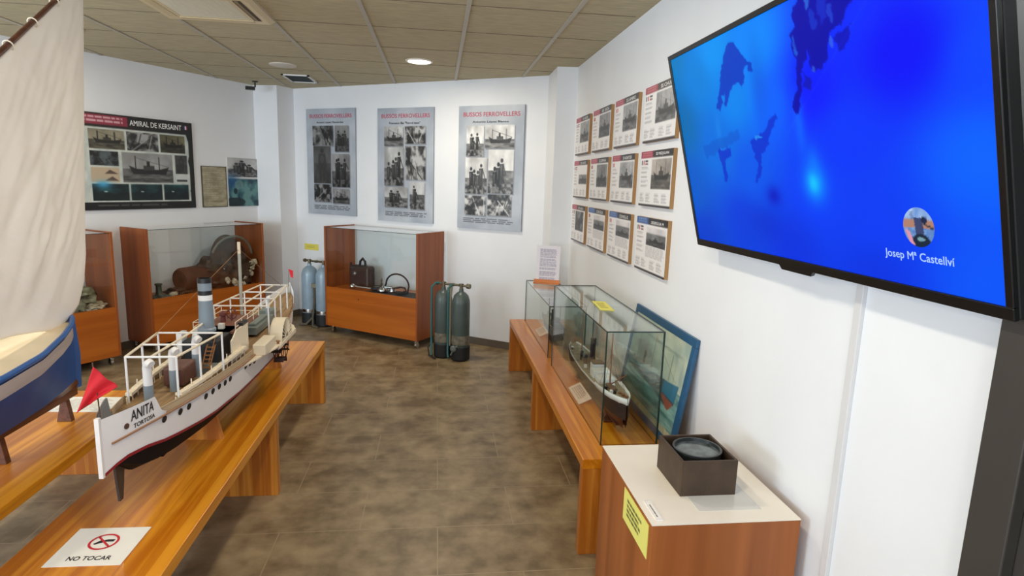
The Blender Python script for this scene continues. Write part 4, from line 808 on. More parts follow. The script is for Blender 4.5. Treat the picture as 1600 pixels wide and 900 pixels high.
loft(mb, X1, (2.03, 2.30), lambda y: (hb(y), zs(y)), lambda y: (hb(y) * 1.03 + .002, ztop(y)), 2)
zt4 = lambda y: lerp([4.15, 4.4, 4.66], [.85, .895, .95], y)
loft(mb, X1, (4.15, 4.66), lambda y: (hb(y), zs(y) - .002), lambda y: (hb(y) * 1.05, zt4(y)), 2)
mb.box((X1 - .007, 2.018, .735), (X1 + .007, 2.034, .944)); mb.box((X1 - .006, 4.655, .79), (X1 + .006, 4.67, .955))
hull = mb.build('hull', M_WHITE, ship, smooth=50)
mb = MB(); loft(mb, X1, (2.035, 2.30), lambda y: (hb(y), zs(y)), lambda y: (hb(y) * 1.03 + .002, ztop(y) - .001), 2, inset=.004); mb.build('bulwark_lining', mat('grey_lining', (132, 138, 142), .5), ship, smooth=50)
mb = MB(); loft(mb, X1, ysr, lambda y: (.004, zk(y)), lambda y: (hb(y) * .62, (zk(y) * .75 + zr(y) * .25)), 2); loft(mb, X1, ysr, lambda y: (hb(y) * .62, (zk(y) * .75 + zr(y) * .25)), lambda y: (hb(y) * .925, zr(y)), 3)
mb.box((X1 - .006, 2.45, .608), (X1 + .006, 4.2, .66)); mb.build('lower_hull', mat('matt_black_hull', (20, 19, 21), .75, spec=.15), ship, smooth=40)
mb = MB(); loft(mb, X1, ysr, lambda y: (hb(y) * .925 + .0015, zr(y) - .006), lambda y: (hb(y) * .935 + .002, zr(y) + .006), 1); mb.build('red_stripe', mat('dark_red_paint', (140, 28, 40), .45), ship, smooth=50)
mb = MB()
for sgn in (1, -1): mb.tube([(X1 + sgn * (hb(y) + .003), y, zs(y)) for y in np.linspace(2.06, 4.6, 60)], .0045, 6)
mb.build('rubbing_strake', mat('strake_wood', (150, 108, 76), .5), ship, smooth=40)
mb = deck(MB(), X1, 2.05, 4.62, lambda y: max(hb(y) - .003, .002), lambda y: zs(y) + .004); mb.build('deck', wood('deck_planks', (128, 100, 66), (164, 134, 94), 'y', 2, .6), ship)
MB().prism([(X1 - .004, 2.10, .745), (X1 - .004, 2.165, .745), (X1 - .004, 2.15, .66), (X1 - .004, 2.135, .60), (X1 - .004, 2.115, .60), (X1 - .004, 2.105, .68)], (.008, 0, 0)).build('rudder', mat('dark_rudder', (56, 48, 44), .5), ship)
for sgn in (1,):
    for (y, z) in ((2.118, .878),): MB().lathe([(.0001, 0), (.0105, 0), (.0105, .002), (.0001, .002)], (X1 + hb(y) + .001, y, z), 16, (1, -.35, 0)).build('hawse_hole', mat('brown_port', (84, 60, 50), .5), ship)
for (y, z) in ((2.292, .832), (2.39, .823), (2.453, .82), (2.592, .812), (2.659, .811), (2.725, .809), (2.793, .803), (2.856, .801), (3.068, .794), (3.138, .789), (3.21, .78)):
    for sgn in (1, -1): MB().lathe([(.0001, 0), (.0135, 0), (.0135, .002), (.0001, .002)], (X1 + sgn * (hb(y) * .985 + .001), y, z - .0), 16, (sgn, -.15, -.15)).build('porthole', M_BLACK, ship)
def hull_text(nm, txt, y0, y1, z0, z1, rise, bold):
    vs, fs = text_geo(txt); mb = MB()
    for i, (ax, ay) in enumerate(((0, 0), (bold, 0), (0, bold), (bold, bold))):
        P = []
        for a_, b_ in vs:
            y = y0 + (y1 - y0) * a_ + ax; z = z0 + rise * a_ + (z1 - z0) * b_ + ay; k = (z - zs(y)) / (.939 - zs(y)); P.append((X1 + hb(y) + (hb(y) * .03 + .002) * max(k, 0) + .0018 + i * .0001, y, z))
        mb._a(P, fs)
    me = bpy.data.meshes.new(nm); inv = root_matrix(ship).inverted(); me.from_pydata([tuple(inv @ Vector(p)) for p in mb.v], [], mb.f); me.materials.append(mat('hull_lettering', (40, 36, 44), .5)); o = bpy.data.objects.new(nm, me); C.objects.link(o); o.parent = ship
hull_text('name_lettering', 'ANITA', 2.135, 2.235, .887, .925, .003, .001); hull_text('port_lettering', 'TORTOSA', 2.145, 2.24, .858, .874, .004, .0007)
# awning frames
RC = .0045
def awning(nm, ystations, half, z, zc, cross_extra=()):
    for sgn in (-1, 0, 1): MB().tube([(X1 + sgn * half(y), y, z(y)) for y in ystations], RC * 1.15, 8).build('awning_rail', M_CREAM, ship, smooth=40)
    for y in ystations: MB().tube([(X1 - half(y), y, z(y)), (X1 + half(y), y, z(y))], RC, 8).build('awning_crossbar', M_WHITE, ship, smooth=40)
    for y in ystations:
        for sgn in (-1, 1): MB().tube([(X1 + sgn * half(y), y, z(y)), (X1 + sgn * min(half(y), hb(y) - .006), y, zs(y))], RC, 8).build('awning_post', M_WHITE, ship, smooth=40)
awning('aft', [2.42, 2.60, 2.80], lambda y: lerp([2.42, 2.8], [.093, .136], y), lambda y: 1.037, 0)
MB().tube([(X1, 2.8, 1.037), (X1, 2.98, 1.045)], RC * 1.15, 8).build('awning_ridge', M_CREAM, ship)
awning('fore', [3.52, 3.74, 3.95, 4.22], lambda y: lerp([3.52, 4.22], [.148, .086], y), lambda y: 1.012, 0)
# seats and rails along both sides
for sgn in (-1, 1):
    mb = MB()
    ysr2 = np.linspace(2.42, 3.12, 12)
    for ya, yb in zip(ysr2[:-1], ysr2[1:]):
        xa = X1 + sgn * (hb(ya) - .02); xb = X1 + sgn * (hb(yb) - .02); mb.prism([(xa - .012, ya, .878), (xa + .012, ya, .878), (xb + .012, yb, .876), (xb - .012, yb, .876)], (0, 0, .012))
    mb.build('side_seat', M_CREAM, ship)
mb = MB()
for sgn in (-1, 1):
    for y in np.arange(2.40, 3.15, .06): mb.box((X1 + sgn * (hb(y) - .02) - .002, y - .002, zs(y)), (X1 + sgn * (hb(y) - .02) + .002, y + .002, .88 if int(round(y * 100)) % 18 else .915))
mb.build('seat_support', M_CREAM, ship); mb = MB()
for sgn in (-1, 1):
    mb.grid(lambda i, j: (X1 + sgn * (hb(2.28 + .95 * i) - .003), 2.28 + .95 * i, zs(2.28 + .95 * i) + .03 * j), 30, 1)
    mb.tube([(X1 + sgn * (hb(y) - .003), y, zs(y) + .032) for y in np.linspace(2.28, 3.25, 30)], .002, 6)
mb.build('side_netting', mat('beige_netting', (190, 168, 134), .8), ship)
# ventilators
M_VG = mat('ventilator_grey', (134, 148, 158), .45)
def vent(x, y, z1, z0, r=.0165, lean=.02, zg=None):
    zg = zg or z0 + (z1 - z0) * .35; mb = MB(); zb_ = zs(y)
    mb.tube([(x, y, zg), (x, y, z1 - r * 1.2), (x + .004, y - .003, z1 - r * .3), (x + .014, y - .010, z1 + r * .12), (x + .024, y - .016, z1 - r * .2)], [r, r, r * 1.03, r * 1.05, r * .9], 14)
    v_ = mb.build('ventilator', M_WHITE, ship, smooth=50); MB().tube([(x, y, zb_), (x, y, zg)], r * 1.04, 14).build('ventilator_base', M_VG, v_, smooth=40)
vent(X1 - .008, 2.40, 1.02, .85, zg=.93); vent(X1 + .012, 2.58, 1.018, .85, zg=.935); vent(X1 + .02, 2.80, 1.01, .85, zg=.94); vent(X1 - .05, 2.98, .985, .85, .013, zg=.9); vent(X1 + .03, 3.95, .98, .84, .013, zg=.91)
MB().box((X1 - .05, 2.62, .845), (X1 + .035, 2.76, .93)).build('deckhouse', mat('brown_deckhouse', (98, 62, 50), .5), ship, bevel=.01, label='small brown deckhouse')
MB().box((X1 - .09, 2.83, .835), (X1 + .085, 3.02, .86)).build('engine_casing', mat('casing_grey', (120, 124, 120), .5), ship, bevel=.003)
MB().box((X1 - .085, 2.92, .86), (X1 + .075, 3.24, .965)).build('boiler_house', mat('casing_black', (34, 36, 40), .4), ship, bevel=.004, label='black boiler house')
MB().box((X1 - .1, 3.10, .955), (X1 + .10, 3.50, .965)).build('bridge_deck', mat('red_brown_deck', (124, 78, 62), .5), ship)
MB().box((X1 - .1, 3.10, .90), (X1 - .06, 3.16, .985)).box((X1 - .115, 2.93, .9), (X1 - .09, 3.0, 1.0)).build('white_locker', M_WHITE, ship, bevel=.003)
mb = MB()
for sgn in (-1, 1):
    for z in (.99, 1.015): mb.tube([(X1 + sgn * .1, 3.1, z), (X1 + sgn * .1, 3.5, z)], .002, 6)
    for y in (3.1, 3.2, 3.3, 3.4, 3.5): mb.tube([(X1 + sgn * .1, y, .96), (X1 + sgn * .1, y, 1.017)], .0022, 6)
for z in (.99, 1.015): mb.tube([(X1 - .1, 3.5, z), (X1 + .1, 3.5, z)], .002, 6).tube([(X1 - .1, 3.1, z), (X1 - .03, 3.1, z)], .002, 6)
mb.build('bridge_rail', M_CREAM, ship)
mb = MB()   # steering wheel and binnacle on the bridge
mb.tube([(X1 + .0 + .026 * math.cos(q), 3.36, 1.0 + .026 * math.sin(q)) for q in np.linspace(0, 2 * PI, 17)[:-1]], .003, 6, True)
for k in range(4): q = PI * k / 4; mb.tube([(X1 + .034 * math.cos(q), 3.36, 1.0 + .034 * math.sin(q)), (X1 - .034 * math.cos(q), 3.36, 1.0 - .034 * math.sin(q))], .0018, 5)
mb.box((X1 - .005, 3.355, .965), (X1 + .005, 3.365, 1.0)).build('steering_wheel', mat('dark_red_wood', (104, 48, 44), .45), ship)
MB().lathe([(.014, 0), (.012, .03), (.02, .035), (.02, .05), (.0001, .06)], (X1 - .035, 3.33, .965), 14).build('binnacle', mat('dark_red_wood', (104, 48, 44)), ship, smooth=40)
MB().box((X1 - .005, 3.16, .965), (X1 + .022, 3.185, .992)).build('skylight', mat('clear_skylight', (222, 222, 214), .1), ship)
MB().box((X1 - .07, 3.56, .83), (X1 + .07, 3.92, .875)).box((X1 - .05, 3.6, .875), (X1 + .05, 3.86, .89)).build('fore_cabin', mat('cabin_grey_green', (126, 136, 130), .5), ship, bevel=.004)
MB().box((X1 - .04, 4.0, .84), (X1 + .04, 4.12, .88)).build('fore_hatch', mat('cabin_grey_green', (126, 136, 130)), ship, bevel=.003)
# stair
mb = MB()
for sgn in (0, 1): x = X1 + .035 + sgn * .035; mb.prism([(x, 2.80, .86), (x, 2.815, .86), (x, 2.905, .955), (x, 2.89, .955)], (.003, 0, 0))
for k in range(6): mb.box((X1 + .036, 2.81 + k * .015, .868 + k * .015), (X1 + .07, 2.824 + k * .015, .871 + k * .015))
mb.tube([(X1 + .075, 2.80, .86), (X1 + .075, 2.80, .905), (X1 + .075, 2.90, 1.0)], .002, 6); mb.build('stair', mat('stair_wood', (146, 98, 56), .5), ship)
MB().prism([(X1 + .112, 2.98, .84), (X1 + .112, 3.24, .84), (X1 + .112, 3.24, .985), (X1 + .112, 3.06, .985), (X1 + .112, 3.0, .955), (X1 + .112, 2.98, .95)], (.006, 0, 0)).build('white_bulkhead', M_CREAM, ship)
MB().box((X1 + .095, 3.15, .985), (X1 + .12, 3.24, 1.0)).build('black_skylight', M_BLACK, ship)
# funnel: base, flange, grey tube, bands and cap, each in its own colour
fx_, fy_ = X1 + .008, 2.98
MB().lathe([(.036, .86), (.036, 1.0)], (fx_, fy_, 0), 28).build('funnel_base', M_BLACK, ship, smooth=40)
fn = MB().lathe([(.036, 1.0), (.041, 1.003), (.041, 1.014), (.035, 1.02), (.031, 1.154)], (fx_, fy_, 0), 28).lathe([(.0307, 1.2), (.0302, 1.237)], (fx_, fy_, 0), 28).build('funnel', mat('funnel_grey', (128, 142, 154), .4), ship, smooth=40)
MB().lathe([(.0313, 1.153), (.0313, 1.179)], (fx_, fy_, 0), 28).build('white_band', M_WHITE, fn, smooth=40)
MB().lathe([(.0315, 1.179), (.0312, 1.2)], (fx_, fy_, 0), 28).build('black_band', M_BLACK, fn, smooth=40)
MB().lathe([(.032, 1.237), (.031, 1.258), (.026, 1.259), (.026, 1.24)], (fx_, fy_, 0), 28).build('cap', M_BLACK, fn, smooth=40)
# mast and stays
MB().tube([(X1, 3.53, .83), (X1, 3.53, 1.31)], .0085, 12).build('mast', mat('mast_grey', (170, 172, 162), .5), ship, smooth=40)
MB().tube([(X1, 3.53, 1.31), (X1, 3.53, 1.375)], .0088, 12).build('mast_head', M_CREAM, ship, smooth=40)
MB().tube([(X1, 3.53, 1.335), (X1 - .10, 2.62, 1.04)], .0014, 5).tube([(X1, 3.53, 1.335), (X1 + .05, 4.22, 1.012)], .0012, 5).build('stay', mat('brown_thread', (150, 112, 72), .8), ship)
# sponson, paddle boxes and wheels
for sgn in (1, -1):
    def sx(q): return X1 + sgn * q
    yc = 3.60
    sp = [(sx(.148), 3.02), (sx(.19), 3.2), (sx(.225), 3.38), (sx(.232), yc + .2), (sx(.2), yc + .3), (sx(.15), yc + .38)]
    MB().prism([(x, y, .800) for x, y in sp] if sgn > 0 else [(x, y, .800) for x, y in sp][::-1], (0, 0, .010)).build('sponson', M_CREAM, ship, bevel=.002)
    R = .118; arc = [(yc + R * math.cos(q), .808 + R * math.sin(q)) for q in np.linspace(0, PI, 22)]
    mb = MB(); n = len(arc)      # curved hood
    x0_, x1_ = sx(.158), sx(.228)
    for (ya, za), (yb, zb) in zip(arc[:-1], arc[1:]):
        k_ = (R - .005) / R; f = lambda y, z: (yc + (y - yc) * k_, .808 + (z - .808) * k_)
        (yc1, zc1), (yc2, zc2) = f(ya, za), f(yb, zb); mb.prism([(x0_, ya, za), (x0_, yb, zb), (x0_, yc2, zc2), (x0_, yc1, zc1)], (x1_ - x0_, 0, 0))
    hood = mb.build('paddle_box', M_CREAM, ship)
    MB().prism([(sx(.16), y, z) for y, z in arc], (sgn * .003, 0, 0)).build('inner_plate', M_CREAM, hood)
    mb = MB()
    for q in np.linspace(.12, PI - .12, 13): mb.tube([(sx(.226), yc + .03 * math.cos(q), .812 + .03 * math.sin(q)), (sx(.226), yc + .112 * math.cos(q), .808 + .112 * math.sin(q))], .003, 6)
    mb.tube([(sx(.226), yc + .032 * math.cos(q), .812 + .032 * math.sin(q)) for q in np.linspace(0, PI, 12)], .004, 6); mb.build('fan_slats', M_CREAM, hood)
    MB().prism([(sx(.215), y, .808 + (z - .808) * .97) for y, z in arc], (sgn * .002, 0, 0)).build('shade_plate', M_BLACK, hood)  # black plate standing in for the shade behind the slats
    mb = MB(); wc_ = .765
    for x in (.168, .212):
        mb.tube([(sx(x), yc + .085 * math.cos(q), wc_ + .085 * math.sin(q)) for q in np.linspace(0, 2 * PI, 25)[:-1]], .003, 6, True)
        for k in range(8): q = PI * k / 4 + .2; mb.tube([(sx(x), yc, wc_), (sx(x), yc + .1 * math.cos(q), wc_ + .1 * math.sin(q))], .0025, 5)
    for k in range(8): q = PI * k / 4 + .2; mb.obox((sx(.19), yc + .095 * math.cos(q), wc_ + .095 * math.sin(q)), (.056, .03, .004), rot=Matrix.Rotation(q, 3, 'X'))
    mb.tube([(sx(.1), yc, wc_), (sx(.235), yc, wc_)], .007, 8); mb.build('paddle_wheel', mat('dark_wheel', (44, 24, 22), .5), ship)
    MB().prism([(sx(.228), yc - .19, .79), (sx(.228), yc + .2, .79), (sx(.228), yc + .2, .815), (sx(.228), yc - .19, .805)], (sgn * .006, 0, 0)).build('sponson_rail', M_CREAM, ship)
    MB().box((min(sx(.145), sx(.21)), 3.21, .81), (max(sx(.145), sx(.21)), 3.42, .868)).build('sponson_house', M_CREAM, ship, bevel=.004)
    MB().lathe([(.008, 0), (.006, .012), (.012, .014), (.012, .018), (.0001, .02)], (sx(.215), 3.445, .81), 10).build('bollard', mat('strake_wood', (150, 108, 76)), ship)
# flagstaff and red flag at the near end
MB().tube([(X1, 2.045, .925), (X1 + .004, 2.032, 1.03), (X1 + .002, 2.024, 1.135)], .0022, 6).build('flagstaff', mat('dark_staff', (88, 62, 46), .6), ship)
def flagf(i, j):    # hangs from the staff in soft folds, one corner blown to the left, one to the right
    A = Vector((X1 + .004, 2.022, 1.122)); Bp = Vector((X1 + .060, 2.045, 1.046)); Cp = Vector((X1 - .046, 2.005, .974)); D = Vector((X1 + .008, 2.025, 1.012))
    p = A * (1 - i) * (1 - j) + Bp * i * (1 - j) + Cp * (1 - i) * j + D * i * j
    return p + Vector((0, .008 * math.sin(i * 9 + j * 4) * (i + j), 0))
mb = MB().grid(flagf, 16, 16); mb.v = [(x, y + (.0008 if False else 0), z) for x, y, z in mb.v]; fo = mb.build('flag', mat('red_flag_cloth', (206, 30, 44), .75), ship, smooth=80); sol = fo.modifiers.new('thick', 'SOLIDIFY'); sol.thickness = .0012
MB().tube([(X1, 4.64, .93), (X1, 4.66, 1.06)], .002, 6).build('jackstaff', mat('dark_staff', (88, 62, 46)), ship); MB().prism([(X1, 4.655, 1.06), (X1 + .03, 4.66, 1.045), (X1 + .03, 4.655, .99), (X1 + .012, 4.655, 1.0)], (0, .0015, 0)).build('small_flag', mat('red_flag_cloth', (206, 30, 44)), ship)
# cradle blocks under the hull
for y in (2.88, 4.0):
    cr_ = MB().prism([(X1 - .085, y, .49), (X1 + .085, y, .49), (X1 + .055, y, .63), (X1 + .02, y, .618), (X1 - .02, y, .618), (X1 - .055, y, .63)], (0, .03, 0)).build('cradle', M_BENCHZ); tag(cr_, 'wooden cradle block under the %s half of the white paddle steamer hull' % ('near' if y < 3 else 'far'), 'stand', 'cradle blocks under the paddle steamer')

# no touching sign on the bench
t = thing('sign_card', 'white NO TOCAR card with red prohibition ring on the near end of the middle bench', 'sign', (-1.12, 2.02, .49))
O = Vector((-1.244, 1.912, .4915)); u = Vector((1, -.02, 0)).normalized(); v = Vector((.0, 1, 0)); MB().prism([O, O + u * .238, O + u * .238 + v * .219, O + v * .219], (0, 0, -.0014)).build('card', M_PAPER, t)
c0 = O + u * .122 + v * .132 + Z * .0008; mb = MB(); NR = 40
vs = []; fs = []
for k in range(NR): q = 2 * PI * k / NR; vs += [c0 + u * (.047 * math.cos(q)) + v * (.047 * math.sin(q)), c0 + u * (.039 * math.cos(q)) + v * (.039 * math.sin(q))]
fs = [(2 * k, (2 * k + 2) % (2 * NR), (2 * k + 3) % (2 * NR), 2 * k + 1) for k in range(NR)]; mb._a(vs, fs)
e = .0035; dA = (u + -v).normalized(); dB = (u + v).normalized(); mb._a([c0 - dA * .042 - dB * e, c0 + dA * .042 - dB * e, c0 + dA * .042 + dB * e, c0 - dA * .042 + dB * e], [(0, 1, 2, 3)]); mb.build('prohibition_ring', mat('sign_red', (200, 30, 46), .5), t)
P = lambda a_, b_: c0 + u * a_ + v * b_ - Z * .0003
MB()._a([P(-.03, -.012), P(-.022, -.016), P(.005, .0), P(.03, .0), P(.032, .014), P(.008, .014), P(-.006, .008), P(-.012, .012)], [(0, 1, 2, 7), (2, 3, 4, 5), (2, 5, 6, 7)]).build('hand_symbol', M_INK, t)
add_text('lettering', 'NO TOCAR', M_INK, t, O, u, v, .055, .028, .135, .022, .0006, bold=.0009)
# papers on the left bench
t = thing('paper_sheet', 'loose white printed sheets on the left bench behind the red flag', 'paper', (-1.87, 3.42, .49)); O = Vector((-2.02, 3.27, .4925)); u = Vector((1, -.06, 0)).normalized(); v = Vector((.06, 1, 0)).normalized()
MB().prism([O, O + u * .3, O + u * .3 + v * .22, O + v * .22], (0, 0, -.0015)).build('sheet', M_PAPER, t); a = Art(60, 44, (236, 232, 222)); a.words(.1, .15, .9, .9, 10, (140, 132, 120), .4, 6)
print_panel('print', a, M_MATT, t, O, u, v, .3, .22, .0005)

# ---- sailing boat with lateen sail
X2 = -1.85; boat = thing('sailing_boat_model', 'blue and white sailing boat model with a big cream lateen sail on the left bench', 'model boat', (X2, 2.2, .49))
by = [1.0, 1.1, 1.3, 1.6, 2.0, 2.4, 2.7, 2.95, 3.1, 3.2, 3.25]; bb = [.006, .07, .16, .22, .25, .235, .195, .135, .085, .04, .008]
B2 = lambda y: lerp(by, bb, y); G2 = lambda y: lerp([1.0, 1.3, 2.1, 2.7, 3.25], [1.06, 1.0, .968, .972, 1.012], y); K2 = lambda y: lerp([1.0, 1.15, 3.1, 3.25], [.78, .62, .60, .62], y); H2 = lambda y: lerp([1.0, 1.3, 2.9, 3.25], [.80, .625, .62, .64], y)
bw = lambda y: .9 if True else 0
M_BB = mat('bright_blue_paint', (24, 92, 168), .35, noise=.06); M_HB = mat('deep_blue_paint', (8, 84, 166), .5, noise=.08, spec=.25); M_KEEL = wood('dark_keel_wood', (74, 40, 26), (104, 60, 40), 'y', 1.5, .35); M_WB = mat('worn_white_band', (196, 190, 190), .4, noise=.1, nscale=6, stretch=(1, .3, 4))
zb1 = lambda y: G2(y) - .028; zb2 = lambda y: G2(y) - .095 - .0 * y
mb = loft(MB(), X2, (1.0, 3.25), lambda y: (B2(y) * .93, zb2(y)), lambda y: (B2(y), zb1(y)), 2); mb.build('white_band', M_WB, boat, smooth=60)
mb = loft(MB(), X2, (1.0, 3.25), lambda y: (B2(y) * .985, zb1(y)), lambda y: (B2(y) * 1.0 + .006, G2(y)), 1)
for sgn in (1, -1): mb.tube([(X2 + sgn * (B2(y) + .001), y, G2(y) - .006) for y in np.linspace(1.0, 3.25, 60)], .012, 8)
mb.build('gunwale', M_BB, boat, smooth=50)
mb = loft(MB(), X2, (1.0, 3.25), lambda y: (B2(y) * .36 + .003, H2(y) + .04), lambda y: (B2(y) * .93, zb2(y)), 5); 
mb.build('blue_hull', M_HB, boat, smooth=60)
mb = loft(MB(), X2, (1.0, 3.25), lambda y: (.012, K2(y) + .03), lambda y: (B2(y) * .36 + .003, H2(y) + .04), 3); mb.box((X2 - .012, 1.1, .60), (X2 + .012, 3.235, .655)); mb.build('keel', M_KEEL, boat, smooth=50)
MB().prism([(X2 - .008, 3.175, .635), (X2 - .008, 3.285, .625), (X2 - .008, 3.30, .80), (X2 - .008, 3.275, 1.0), (X2 - .008, 3.25, 1.015), (X2 - .008, 3.24, .9)], (.016, 0, 0)).build('rudder', M_BB, boat, bevel=.003)
deck(MB(), X2, 1.05, 3.2, lambda y: max(B2(y) - .004, .003), lambda y: G2(y) - .02 + .0 * y).build('deck', mat('pale_deck', (226, 206, 172), .6, noise=.05), boat)
MB().tube([(X2, 1.95, .95), (X2, 1.95, 1.62)], .014, 12).build('mast', M_KEEL, boat, smooth=40)
ya0 = Vector((X2, 1.25, 0.96)); YD = Vector((0, .76, .585)).normalized(); yk = Vector((X2, 3.66, 2.752)); ys0 = Vector((X2, 1.2, .905))
yd0 = Vector((X2, 1.35, 1.03)); yd1 = Vector((X2, 3.64, 2.75))
MB().tube([yd0, yd0.lerp(yd1, .5), yd1], [.010, .014, .010], 12).build('yard', M_KEEL, boat, smooth=40)
foot = [(1.38, 1.05), (1.9, 1.06), (2.4, 1.05), (2.83, 1.015), (3.0, .99), (3.12, .965), (3.22, .985), (3.33, 1.045), (3.40, 1.16), (3.435, 1.30), (3.454, 1.45), (3.50, 1.8), (3.56, 2.22), (3.60, 2.5), (3.632, 2.725)]
fl_ = [0]; 
for p, q in zip(foot[:-1], foot[1:]): fl_.append(fl_[-1] + math.hypot(q[0] - p[0], q[1] - p[1]))
fl_ = [q / fl_[-1] for q in fl_]
from mathutils import noise as mn
dn = Vector((0, -YD.z, YD.y))     # normal of the yard within the sail plane
def sailf(i, j):
    top = yd0.lerp(yd1, i) - dn * .012 * 1.0; top = Vector((X2, top.y + 0.0, top.z)); fy_q = lerp(fl_, [p[0] for p in foot], i); fz_q = lerp(fl_, [p[1] for p in foot], i)
    y = top.y * (1 - j) + fy_q * j; z = top.z * (1 - j) + fz_q * j
    e = math.sin(PI * min(1, max(0, i))) ** .7 * math.sin(PI * j) ** .6 if 0 < j < 1 and 0 < i < 1 else 0
    a_ = (y * .55 + z * .84); c_ = (-y * .84 + z * .55)
    d = .035 * e + e * (.020 * mn.noise(Vector((c_ * 9, a_ * 1.6, 0))) + .012 * mn.noise(Vector((c_ * 26, a_ * 3.5, 4))) + .006 * mn.noise(Vector((y * 20, z * 14, 9))))
    return (X2 - .0 + d, y, z)
mb = MB().grid(sailf, 110, 80); so = mb.build('sail', mat('cream_sailcloth', (250, 245, 238), .85, noise=.03, nscale=5, bump=.15, bscale=400), boat, smooth=80, label='cream cotton sail'); sm = so.modifiers.new('thick', 'SOLIDIFY'); sm.thickness = .0015
mb = MB()
for k in range(12):
    i = .08 + k * .08; p = yd0.lerp(yd1, i); r_i = .021
    mb.tube([p + Vector((r_i * math.cos(q), 0, 0)) + dn * (r_i * math.sin(q) - .003) + YD * .004 * math.sin(q) for q in np.linspace(0, 2 * PI, 15)[:-1]], .003, 6, True)
mb.build('sail_lacing', M_CREAM, boat, smooth=40)
for y, lab in ((3.13, 'dark wooden support block under the stern of the blue sailing boat'), (2.66, 'dark wooden support block under the middle of the blue sailing boat')):
    o = MB().prism([(X2 - .04, y, .49), (X2 + .03, y, .49), (X2 + .014, y, .60), (X2 - .014, y, .60)], (0, .03, 0)).build('support_block', M_KEEL, bevel=.002); tag(o, lab, 'stand', 'support blocks under the sailing boat')
    if y < 3: o.location.x = 0

# ---- steamship in the large glass case
X3 = .952; sh = thing('steamship_model', 'long dark-hulled steamship model with white bow inside the large glass case', 'model ship', (X3, 3.35, .49))
sy = [2.77, 2.82, 2.9, 3.05, 3.2, 3.5, 3.75, 3.9, 3.98]; sb = [.004, .03, .052, .07, .077, .078, .07, .05, .02]
SB = lambda y: lerp(sy, sb, y); SG = lambda y: lerp([2.77, 3.0, 3.4, 3.8, 3.98], [.695, .675, .66, .668, .68], y)
M_SH = mat('ship_black', (36, 34, 36), .4); M_SR = mat('ship_brown_bottom', (72, 32, 26), .4)
loft(MB(), X3, (2.77, 3.98), lambda y: (SB(y) * .93, .595), lambda y: (SB(y) * .98, SG(y) - .018), 3).build('upper_hull', M_SH, sh, smooth=60)
mb = loft(MB(), X3, (2.79, 3.96), lambda y: (SB(y) * .45, .545), lambda y: (SB(y) * .93, .595), 4); mb.box((X3 - .03, 2.84, .541), (X3 + .03, 3.93, .547)); mb.build('lower_hull', M_SR, sh, smooth=60)
mb = loft(MB(), X3, (2.765, 3.12), lambda y: (SB(max(y, 2.77)) * .97, SG(y) - .02), lambda y: (SB(max(y, 2.77)) + .002, SG(y) + .012), 2); loft(mb, X3, (3.12, 3.98), lambda y: (SB(y) * .97, SG(y) - .014), lambda y: (SB(y) + .001, SG(y)), 1)
wm = mb.build('white_bulwark', M_WHITE, sh, smooth=60); q = wm.modifiers.new('thick', 'SOLIDIFY'); q.thickness = .003
deck(MB(), X3, 2.78, 3.97, lambda y: max(SB(y) - .003, .002), lambda y: SG(y) - .008).build('deck', mat('model_deck_tan', (150, 136, 110), .6, noise=.3, nscale=30), sh)
MB().box((X3 - .045, 3.13, .655), (X3 + .045, 3.22, .69)).box((X3 - .05, 3.24, .655), (X3 + .05, 3.32, .70)).box((X3 - .03, 3.33, .655), (X3 + .035, 3.40, .715)).build('deckhouse', M_WHITE, sh, bevel=.002)
MB().box((X3 - .032, 3.325, .7155), (X3 + .038, 3.405, .722)).box((X3 - .02, 3.0, .67), (X3 + .02, 3.1, .68)).box((X3 - .03, 3.55, .655), (X3 + .03, 3.66, .685)).build('hatch', mat('hatch_brown', (112, 88, 66), .5), sh, bevel=.001)
MB().lathe([(.017, .66), (.017, .832), (.0185, .834), (.0185, .842), (.0001, .842)], (X3 - .005, 3.45, 0), 18).build('funnel', mat('funnel_dark', (40, 30, 36), .4), sh, smooth=40)
for dx, y, r in ((-.03, 3.52, .014), (.03, 3.4, .009), (-.03, 3.62, .012), (.03, 3.56, .01)): MB().tube([(X3 + dx, y, .655), (X3 + dx, y, .70), (X3 + dx, y - .012, .712)], r * .8, 10).build('ventilator', mat('funnel_dark', (40, 30, 36)), sh, smooth=40)
M_MST = mat('model_mast_brown', (128, 84, 56), .5)
MB().tube([(X3, 3.08, .66), (X3, 3.08, .965)], [.005, .0032], 8).build('mast', M_MST, sh); MB().tube([(X3, 3.74, .66), (X3, 3.74, .98)], [.005, .003], 8).build('mast', M_MST, sh)
MB().tube([(X3, 3.07, .68), (X3 + .06, 2.99, .76)], .0028, 6).build('derrick', M_MST, sh)
mb = MB()
for sgn in (-1, 1): mb.tube([(X3 + sgn * .055, 3.1, .67), (X3, 3.08, .86)], .0008, 4).tube([(X3 + sgn * .06, 3.0, .67), (X3, 3.08, .86)], .0008, 4)
mb.tube([(X3, 2.79, .70), (X3, 3.08, .95), (X3, 3.74, .96), (X3, 3.96, .68)], .0008, 4); mb.build('rigging', M_MST, sh)
rs = random.Random(9)
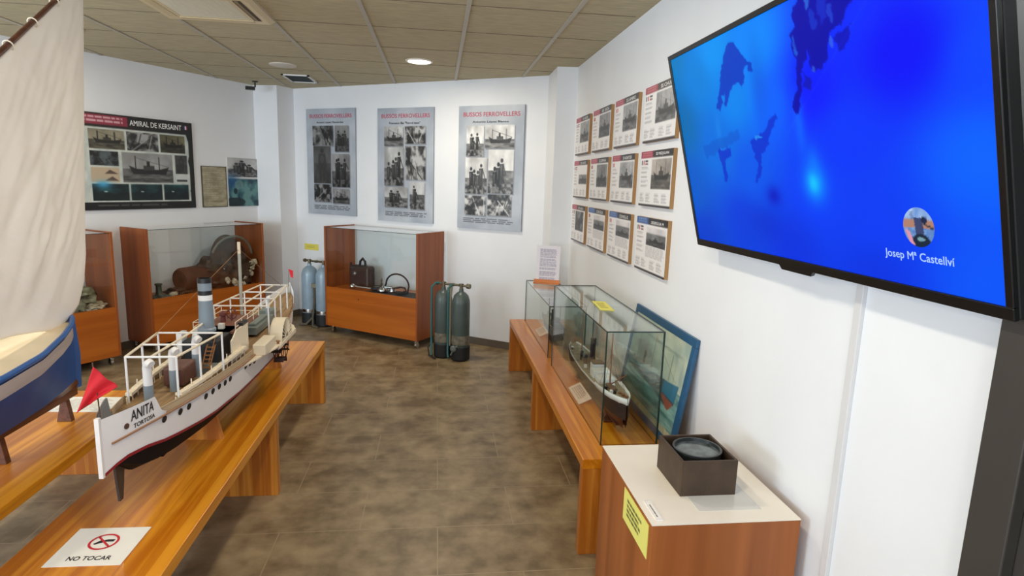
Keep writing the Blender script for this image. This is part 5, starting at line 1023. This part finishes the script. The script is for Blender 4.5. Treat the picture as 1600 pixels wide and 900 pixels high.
for k in range(16):
    y = rs.choice([rs.uniform(2.84, 3.1), rs.uniform(3.42, 3.92)]); x = X3 + rs.uniform(-.7, .7) * SB(y); h = rs.uniform(.008, .022)
    MB().box((x - .007, y - .01, SG(y) - .008), (x + .007, y + .01, SG(y) - .008 + h)).build('deck_fitting', rs.choice([M_BLACK, M_WHITE, M_MST]), sh, bevel=.001)
t = thing('model_stand', 'dark brown base board and uprights under the cased steamship model', 'stand', (X3, 3.2, .49)); MB().box((X3 - .045, 3.0, .491), (X3 + .055, 3.10, .505)).box((X3 - .045, 3.68, .491), (X3 + .055, 3.76, .505)).build('base', M_KEEL, t, bevel=.002)
for y in (3.03, 3.70): MB().prism([(X3 - .035, y, .505), (X3 + .035, y, .505), (X3 + .02, y, .552), (X3 - .02, y, .552)], (0, .03, 0)).build('upright', M_KEEL, t)
# ---- dark small ship in the far case
X4 = .955; t = thing('small_ship_model', 'dark grey small ship model inside the far glass case', 'model ship', (X4, 4.75, .49))
ty = [4.36, 4.45, 4.7, 5.0, 5.12]; tb = [.004, .04, .062, .05, .02]; TB = lambda y: lerp(ty, tb, y)
loft(MB(), X4, (4.36, 5.12), lambda y: (TB(y) * .4, .535), lambda y: (TB(y), .63 + .06 * abs(y - 4.75)), 4).build('hull', mat('ship_grey', (92, 98, 104), .5), t, smooth=60)
deck(MB(), X4, 4.37, 5.1, lambda y: max(TB(y) - .003, .002), lambda y: .625).build('deck', mat('model_deck_tan', (150, 136, 110)), t)
MB().box((X4 - .03, 4.52, .625), (X4 + .03, 4.72, .67)).box((X4 - .02, 4.56, .67), (X4 + .02, 4.64, .70)).build('deckhouse', M_SH, t, bevel=.002)
MB().lathe([(.014, .62), (.014, .74)], (X4, 4.76, 0), 14).build('funnel', M_SH, t, smooth=40)
MB().tube([(X4, 4.48, .62), (X4, 4.48, .83)], .003, 6).build('mast', M_SH, t); MB().tube([(X4, 4.95, .62), (X4, 4.95, .80)], .003, 6).build('mast', M_SH, t)
MB().box((X4 - .04, 4.55, .491), (X4 + .04, 4.95, .505)).box((X4 - .01, 4.6, .505), (X4 + .01, 4.9, .537)).build('stand', M_KEEL, t, bevel=.002)
